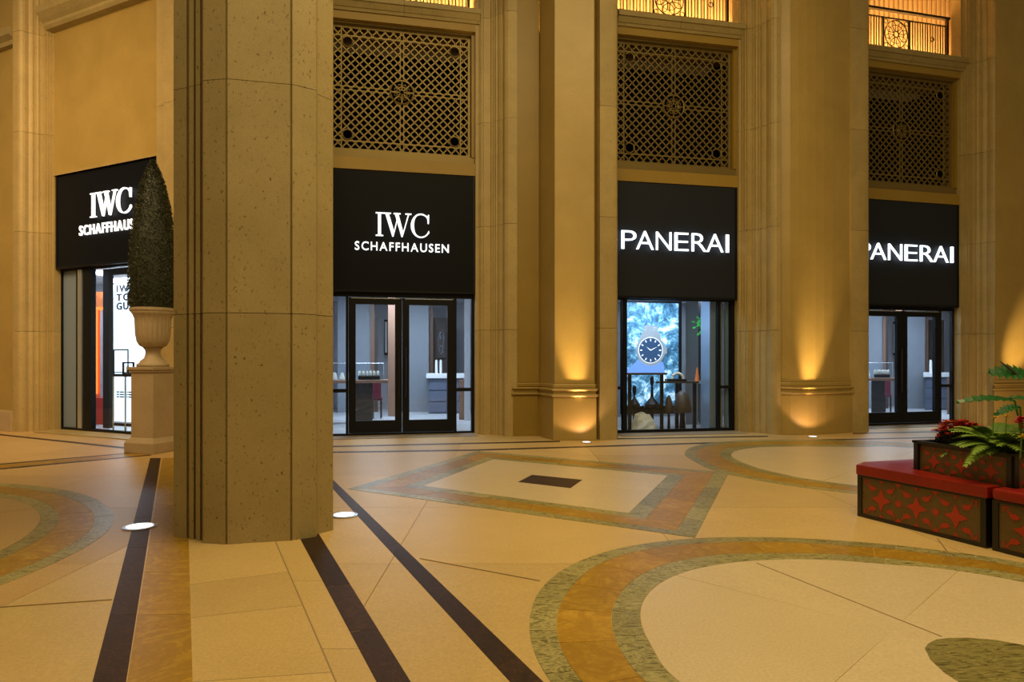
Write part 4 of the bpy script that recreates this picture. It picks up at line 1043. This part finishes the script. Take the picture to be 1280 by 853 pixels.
part('core', M['leafdark'], top, lambda mb: mb.lathe([(rad(2.352 + 2.36 * k / 24) * .95, 2.352 + 2.36 * k / 24) for k in range(25)], 28, tc))
def fol(mb):
    rr = random.Random(11)
    for k in range(15000):
        z = 2.375 + (rr.random() ** 1.15) * 2.38; a = rr.uniform(0, 2 * math.pi); r = rad(min(z, 4.715)) * rr.uniform(.93, 1.045)
        p = Vector((tc.x + r * math.cos(a), tc.y + r * math.sin(a), z)); d = Vector((math.cos(a), math.sin(a), rr.uniform(-.2, .9))).normalized()
        d = (d + Vector((rr.gauss(0, .6), rr.gauss(0, .6), rr.gauss(0, .6)))).normalized() * rr.uniform(.018, .034)
        w_ = d.cross(Vector((rr.gauss(0, 1), rr.gauss(0, 1), rr.gauss(0, 1)))).normalized() * .009
        mb.add([p - w_, p + d, p + w_], [(0, 1, 2)], 1 if rr.random() < .22 else 0)
tag(part('foliage', [M['leafdark'], M['leaflite']], top, fol), kind='stuff')

# ------------------------------------------------------------------ planter bench
e_ = Vector((.366, -.931)); inn = Vector((.931, .366))
Lp = Vector(V2(1070, 130.3)); Rp = Vector(V2(1233.6, 158.2)); e_ = (Rp - Lp).normalized(); inn = Vector((-e_.y, e_.x))
def star(n=4, R=1, r=.35, rot=0): return [(R * math.cos(rot + math.pi * k / n) if k % 2 == 0 else r * math.cos(rot + math.pi * k / n), R * math.sin(rot + math.pi * k / n) if k % 2 == 0 else r * math.sin(rot + math.pi * k / n)) for k in range(2 * n)]
def inlays(par, o0, dr, nrm, W, z0, z1):
    # red inlay pieces proud of the panel by 2 mm: crosses, leaves, dots, corner pieces
    H = z1 - z0
    def put(pts, cx_, cz_, s_, nm):
        mb = MB(); n = len(pts)
        f = [(*(o0 + dr * (cx_ + x * s_) + nrm * .004), cz_ + y * s_) for x, y in pts]; b = [(*(o0 + dr * (cx_ + x * s_)), cz_ + y * s_) for x, y in pts]
        mb.add(f + b, [tuple(range(n)), tuple(range(n, 2 * n))[::-1]] + [(i, (i + 1) % n, (i + 1) % n + n, i + n) for i in range(n)])
        mb.build(nm, M['redinlay'], par)
    pitch = H * 1.02; nu = max(1, round((W - .1) / pitch)); pitch = (W - .06) / nu
    cr = star(4, 1, .42); lfp = [(-1, 0), (-.35, .38), (-.1, .30), (.35, .42), (.9, .9), (.42, .1), (.3, -.25), (-.2, -.40), (-.5, -.36)]
    for k in range(nu):
        cx_ = .03 + pitch * (k + .5); cz_ = z0 + H * .48
        put(cr, cx_, cz_, H * .30, 'cross_inlay')
        for sx_ in (-1, 1):
            for sz_ in (-1, 1):
                pts = [(-x * sx_ * -1, y * sz_) for x, y in lfp]
                pts = [(x * .8 + 0, y * .9) for x, y in pts]
                put(pts, cx_ + sx_ * pitch * .29, cz_ + sz_ * H * .27, H * .20, 'leaf_inlay')
        put([(-1, .5), (1, .5), (.3, .1), (0, -.9), (-.3, .1)], cx_, z1 - H * .06, H * .09, 'drop_inlay')
        put([(-1, -.5), (1, -.5), (.3, -.1), (0, .9), (-.3, -.1)], cx_, z0 + H * .06, H * .09, 'drop_inlay')
        if k < nu - 1:
            put([(math.cos(a), math.sin(a)) for a in [2 * math.pi * j / 10 for j in range(10)]], cx_ + pitch / 2, cz_, H * .085, 'round_inlay')
            for zz, sg in ((z1 - H * .05, 1), (z0 + H * .05, -1)): put([(-1, .45 * sg), (1, .45 * sg), (0, -.6 * sg)], cx_ + pitch / 2, zz, H * .10, 'drop_inlay')
    for xx, sx_ in ((.03, 1), (W - .03, -1)):
        for zz, sg in ((z0 + H * .05, 1), (z1 - H * .05, -1)): put([(0, 0), (sx_, 0), (sx_, .25 * sg), (sx_ * .25, .25 * sg), (sx_ * .25, sg), (0, sg)], xx, zz, H * .13, 'corner_inlay')
def facepanel(par, o0, dr, W, z0, z1, nrm, post=.045, depth=.03):
    # black border posts around one inlaid panel
    def pr(mb, a0, a1, za, zb_, d0, d1):
        q = [o0 + dr * a0 + nrm * d0, o0 + dr * a1 + nrm * d0, o0 + dr * a1 + nrm * d1, o0 + dr * a0 + nrm * d1]; mb.prism([tuple(x) for x in q], za, zb_)
    part('ebony_border', M['ebony'], par, lambda mb: (pr(mb, 0, post, z0, z1, -.03, .012), pr(mb, W - post, W, z0, z1, -.03, .012), pr(mb, post, W - post, z0, z0 + .03, -.03, .012), pr(mb, post, W - post, z1 - .018, z1, -.03, .012)))
    pn = part('inlaid_panel', M['olive'], par, lambda mb: pr(mb, post, W - post, z0 + .03, z1 - .018, -.03, 0))
    inlays(pn, o0 + dr * post, dr, nrm, W - 2 * post, z0 + .03, z1 - .018)
out = -inn
def cushion(par, poly, z0, z1):
    mb = MB(); mb.prism(poly, z0, z1); o = mb.build('cushion', M['redleather'], par, bev=.028, smooth=False)
    o.modifiers['bevel'].segments = 4
    return o
# planter corner points
PFL = Vector(V2(1140, 135.2)); ep = (Vector(V2(1265, 158.6)) - PFL).normalized(); ip = Vector((-ep.y, ep.x))
PFR = PFL + ep * .97; PBL = PFL + ip * .97; PBR = PFR + ip * .97
W1 = (Rp - Lp).length
b1 = empty('planter_bench', (Lp.x, Lp.y, 0), 'red leather bench unit with inlaid front, left one of the pair around the planter', 'bench', 'red leather bench units around the planter')
endv = Vector(V2(1080, 127)) - Lp; endn = endv.normalized()
seat1 = [Lp, Rp, Rp + inn * ((PFR - Rp).dot(inn) - .01), PFL - inn * .01 + e_ * .0, PFL - e_ * .01, PFL - e_ * .01 + inn * .75, Lp + inn * 1.1 + endv * .35, Lp + endv]
body1 = [p for p in seat1]
part('body', M['ebony'], b1, lambda mb: mb.prism([tuple(x) for x in offset([Lp + (endn + e_) * .035, Rp - e_ * .03, Rp - e_ * .03 + inn * .18, PFL - inn * .03, PFL - e_ * .03, PFL - e_ * .03 + inn * .70, Lp + inn * 1.0 + endv * .33, Lp + endv + e_ * .0], 0) ] if False else [tuple(x + inn * .032) for x in (Lp, Rp - e_ * .02)] + [tuple(Rp - e_ * .02 + inn * .16), tuple(PFL - inn * .03), tuple(PFL - e_ * .03), tuple(PFL - e_ * .03 + inn * .70), tuple(Lp + inn * 1.0 + endv * .30)], .0, .40))
facepanel(b1, Lp + inn * .03, e_, W1 - .02, 0, .40, out)
cushion(b1, [tuple(x) for x in seat1], .402, .495)
b2 = empty('planter_bench', (Rp.x, Rp.y, 0), 'red leather bench unit with inlaid front, nearer one cut off by the right edge', 'bench', 'red leather bench units around the planter')
R2 = Rp + e_ * .03; R3 = R2 + e_ * 1.2
part('body', M['ebony'], b2, lambda mb: mb.prism([tuple(R2 + inn * .032), tuple(R3 + inn * .032), tuple(R3 + inn * .6), tuple(PFR + ep * .04 + ip * .5), tuple(PFR + ep * .04 - ip * .03), tuple(R2 + inn * .16)], 0, .40))
facepanel(b2, R2 + inn * .03, e_, 1.2, 0, .40, out)
cushion(b2, [tuple(x) for x in (R2, R3, R3 + inn * .62, PFR + ep * .02 + ip * .5, PFR + ep * .02 - ip * .015, R2 + inn * ((PFR - R2).dot(inn) - .01))], .402, .495)
plt = empty('planter_box', (PFL.x, PFL.y, 0), 'square ebony planter box with red inlaid star pattern between the benches', 'planter')
ins = .035
part('box', M['ebony'], plt, lambda mb: mb.prism([tuple(x) for x in (PFL + ip * ins + ep * ins, PFR + ip * ins - ep * ins, PBR - ip * ins - ep * ins, PBL - ip * ins + ep * ins)], 0, .70))
part('soil', M['soil'], plt, lambda mb: mb.prism([tuple(x) for x in (PFL + ip * .06 + ep * .06, PFR + ip * .06 - ep * .06, PBR - ip * .06 - ep * .06, PBL - ip * .06 + ep * .06)], .70, .725))
facepanel(plt, PFL + ip * .03, ep, .97, .44, .735, -ip)
facepanel(plt, PFR - ep * .03, ip, .97, .44, .735, ep)
facepanel(plt, PBL + ep * .03, -ip, .97, .44, .735, -ep)
part('rim', M['ebony'], plt, lambda mb: [seg(mb, a, b_, .06, .735, .757) for a, b_ in ((PFL, PFR), (PFR, PBR), (PBR, PBL), (PBL, PFL))])

# ------------------------------------------------------------------ planting
def leafblade(mb, base, tip, wd, rr, droop=.0, lobes=0, up=Vector((0, 0, 1))):
    base, tip = Vector(base), Vector(tip); d = tip - base; s_ = d.cross(up).normalized(); n = 10; L, R_ = [], []; M_ = []
    for k in range(n + 1):
        f = k / n; c = base + d * f + Vector((0, 0, -droop * f * f)); w_ = wd * math.sin(math.pi * min(1, f * .93 + .07)) ** .7
        if lobes: w_ *= (1 - .55 * (k % 2))
        L.append(c + s_ * w_ + Vector((0, 0, .02 * (k % 2)))); R_.append(c - s_ * w_ + Vector((0, 0, .02 * (k % 2)))); M_.append(c - Vector((0, 0, .01)))
    vs = L + M_ + R_; n1 = n + 1
    fs = [(k, k + 1, n1 + k + 1, n1 + k) for k in range(n)] + [(n1 + k, n1 + k + 1, 2 * n1 + k + 1, 2 * n1 + k) for k in range(n)]
    mb.add(vs, fs)
def at(u, v, y): return Vector(((u - 640) * y / F, y, EYE + (HY - v) * y / F))
rr = random.Random(21)
# red chrysanthemum pot plants
mc = PFL + inn * .30 + e_ * .26
mum = empty('chrysanthemum', (mc.x, mc.y, .725), 'low mound of crimson and orange chrysanthemums at the left corner of planter', 'flowers')
def bloom(mb, c, r, mi):
    for k in range(9):
        a = 2 * math.pi * k / 9 + rr.random(); d = Vector((math.cos(a), math.sin(a), rr.uniform(-.2, .5))) * r; w_ = Vector((-d.y, d.x, 0)) * .45
        mb.add([c, c + d * .6 + w_, c + d, c + d * .6 - w_], [(0, 1, 2, 3)], mi)
    mb.add([c + Vector((-.3 * r, 0, .2 * r)), c + Vector((0, -.3 * r, .35 * r)), c + Vector((.3 * r, 0, .2 * r)), c + Vector((0, .3 * r, .3 * r))], [(0, 1, 2, 3)], 1)
def dome(k, n):
    a = k * 2.399; f = math.sqrt((k + .5) / n); r = .20 * f
    return Vector((mc.x + r * math.cos(a) * 1.0, mc.y + r * math.sin(a), .735 + .17 * math.sqrt(max(0, 1 - (f * .98) ** 2)) + .03))
part('stems_and_leaves', M['leafdark'], mum, lambda mb: [leafblade(mb, (mc.x + .15 * math.cos(q) * f, mc.y + .15 * math.sin(q) * f, .73), (mc.x + (.15 * f + .06) * math.cos(q), mc.y + (.15 * f + .06) * math.sin(q), .76 + .12 * (1 - f * f) + rr.uniform(0, .05)), .020, rr) for q, f in [(rr.uniform(0, 6.28), math.sqrt(rr.random())) for _ in range(260)]])
for k in range(75):
    c = dome(k, 75) + Vector((rr.gauss(0, .01), rr.gauss(0, .01), rr.gauss(0, .012)))
    part('bloom', [M['mumred'] if rr.random() < .8 else M['mumorange'], M['mumorange']], mum, lambda mb: bloom(mb, c, .046, 0))
# ferns
def fern(c, n, L0, mat, label, lift=.22, nm='fern'):
    o = empty(nm, (c.x, c.y, .725), label, 'fern')
    for k in range(n):
        a = 2 * math.pi * k / n + rr.uniform(-.2, .2); L = L0 * rr.uniform(.75, 1.1); el = rr.uniform(.3, 1.1)
        def fr(mb):
            pts = []
            for j in range(13):
                f = j / 12; pts.append(Vector((c.x + math.cos(a) * L * f * math.cos(el * .6), c.y + math.sin(a) * L * f * math.cos(el * .6), .73 + L * math.sin(el) * f * 1.2 - L * .55 * f * f)))
            mb.tube(pts, .003, 4)
            for j in range(1, 13):
                p = pts[j]; t_ = (pts[j] - pts[j - 1]).normalized(); s_ = t_.cross(Vector((0, 0, 1))).normalized(); ll = .075 * math.sin(math.pi * (j / 13) ** .8) + .012
                for sg in (-1, 1):
                    for q in (0, .5):
                        b0 = p + t_ * q * L / 12; d = (s_ * sg + t_ * .55).normalized() * ll; w_ = t_ * .008
                        mb.add([b0 - w_, b0 + d * .5 - w_ * 1.2, b0 + d - Vector((0, 0, .01)), b0 + d * .5 + w_ * 1.2, b0 + w_], [(0, 1, 2, 3, 4)])
        part('frond', mat, o, fr)
    return o
fc = PFL + ip * .20 + ep * .70
fern(Vector((fc.x, fc.y)), 44, .38, M['fern2'], 'bright green feathery fern spilling over the front of the planter')
fc2 = PFL + ip * .40 + ep * .46
fern(Vector((fc2.x, fc2.y)), 34, .40, M['fern'], 'darker green fern in the middle of planter behind the chrysanthemums')
# philodendron with large lobed leaves
pc = PFL + inn * .55 + e_ * .62
ph = empty('philodendron', (pc.x, pc.y, .725), 'large-leaved philodendron rising from the middle of the planter', 'plant')
def bigleaf(tips, base, wd, upv):
    # deeply lobed blade along base->tip
    def fn(mb):
        b0, t0 = Vector(base), Vector(tips); d = t0 - b0; s_ = d.cross(upv).normalized(); n = 14; Lft, Rgt, mid_ = [], [], []
        for k in range(n + 1):
            f = k / n; w_ = wd * (math.sin(math.pi * (f * .9 + .08)) ** .6) * (1 if k % 2 else .55); c = b0 + d * f + upv.normalized() * (.03 * math.sin(math.pi * f))
            Lft.append(c + s_ * w_ + d * (.05 if k % 2 else 0)); Rgt.append(c - s_ * w_ + d * (.05 if k % 2 else 0)); mid_.append(c - upv.normalized() * .015)
        vs = Lft + mid_ + Rgt; n1 = n + 1
        mb.add(vs, [(k, k + 1, n1 + k + 1, n1 + k) for k in range(n)] + [(n1 + k, n1 + k + 1, 2 * n1 + k + 1, 2 * n1 + k) for k in range(n)])
    part('leaf', M['leaf'], ph, fn); part('stalk', M['fern'], ph, lambda mb: mb.tube([(pc.x, pc.y, .73), ((pc.x + base[0]) / 2, (pc.y + base[1]) / 2, (.73 + base[2]) / 2 + .06), base], .008, 6))
bigleaf(at(1196, 503, 5.95), at(1268, 500, 5.85), .085, Vector((.1, -.35, 1)))
bigleaf(at(1262, 497, 5.75), at(1330, 512, 5.6), .10, Vector((.1, -.3, 1)))
bigleaf(at(1236, 466, 5.95), at(1290, 470, 5.9), .10, Vector((0, -.8, .7)))
bigleaf(at(1285, 462, 6.1), at(1330, 480, 6.0), .09, Vector((0, -.6, .8)))
bigleaf(at(1243, 520, 5.7), at(1275, 508, 5.7), .05, Vector((0, -.5, .8)))
bigleaf(at(1300, 448, 6.0), at(1310, 500, 6.0), .09, Vector((0, -1, .2)))
bigleaf(at(1350, 500, 6.2), at(1300, 505, 6.0), .09, Vector((0, -.5, .8)))
part('dried_spathe', M['darkwood'], ph, lambda mb: mb.tube([at(1250, 452, 5.9), at(1262, 461, 5.9), at(1276, 473, 5.9)], [.004, .012, .008], 6))
# small flowers
for (u, v, y, mt, lb) in ((1242, 523, 5.6, 'yellow', 'yellow flower at left among the fern fronds'), (1258, 521, 5.55, 'yellow', 'yellow flower above the fern, right of the other yellow one'),
                          (1277, 546, 5.3, 'yellow', 'yellow flower low over the planter edge at far right')):
    p = at(u, v, y); o = empty('yellow_flower', (p.x, p.y, p.z), lb, 'flower')
    part('petals', [M[mt], M[mt]], o, lambda mb: (bloom(mb, p, .028, 0), bloom(mb, p + Vector((.02, 0, .012)), .022, 0)))
    part('stem', M['fern'], o, lambda mb: mb.tube([(p.x, p.y + .02, .725), p], .004, 5))
p = at(1278, 528, 5.35); o = empty('pink_bromeliad', (p.x, p.y, p.z), 'deep pink flower head at the right edge of the planting', 'flower')
part('petals', [M['pink'], M['pink']], o, lambda mb: [bloom(mb, p + Vector((rr.gauss(0, .015), rr.gauss(0, .015), rr.gauss(0, .02))), .05, 0) for _ in range(6)])
part('stem', M['fern'], o, lambda mb: mb.tube([(p.x, p.y + .02, .725), p], .006, 5))
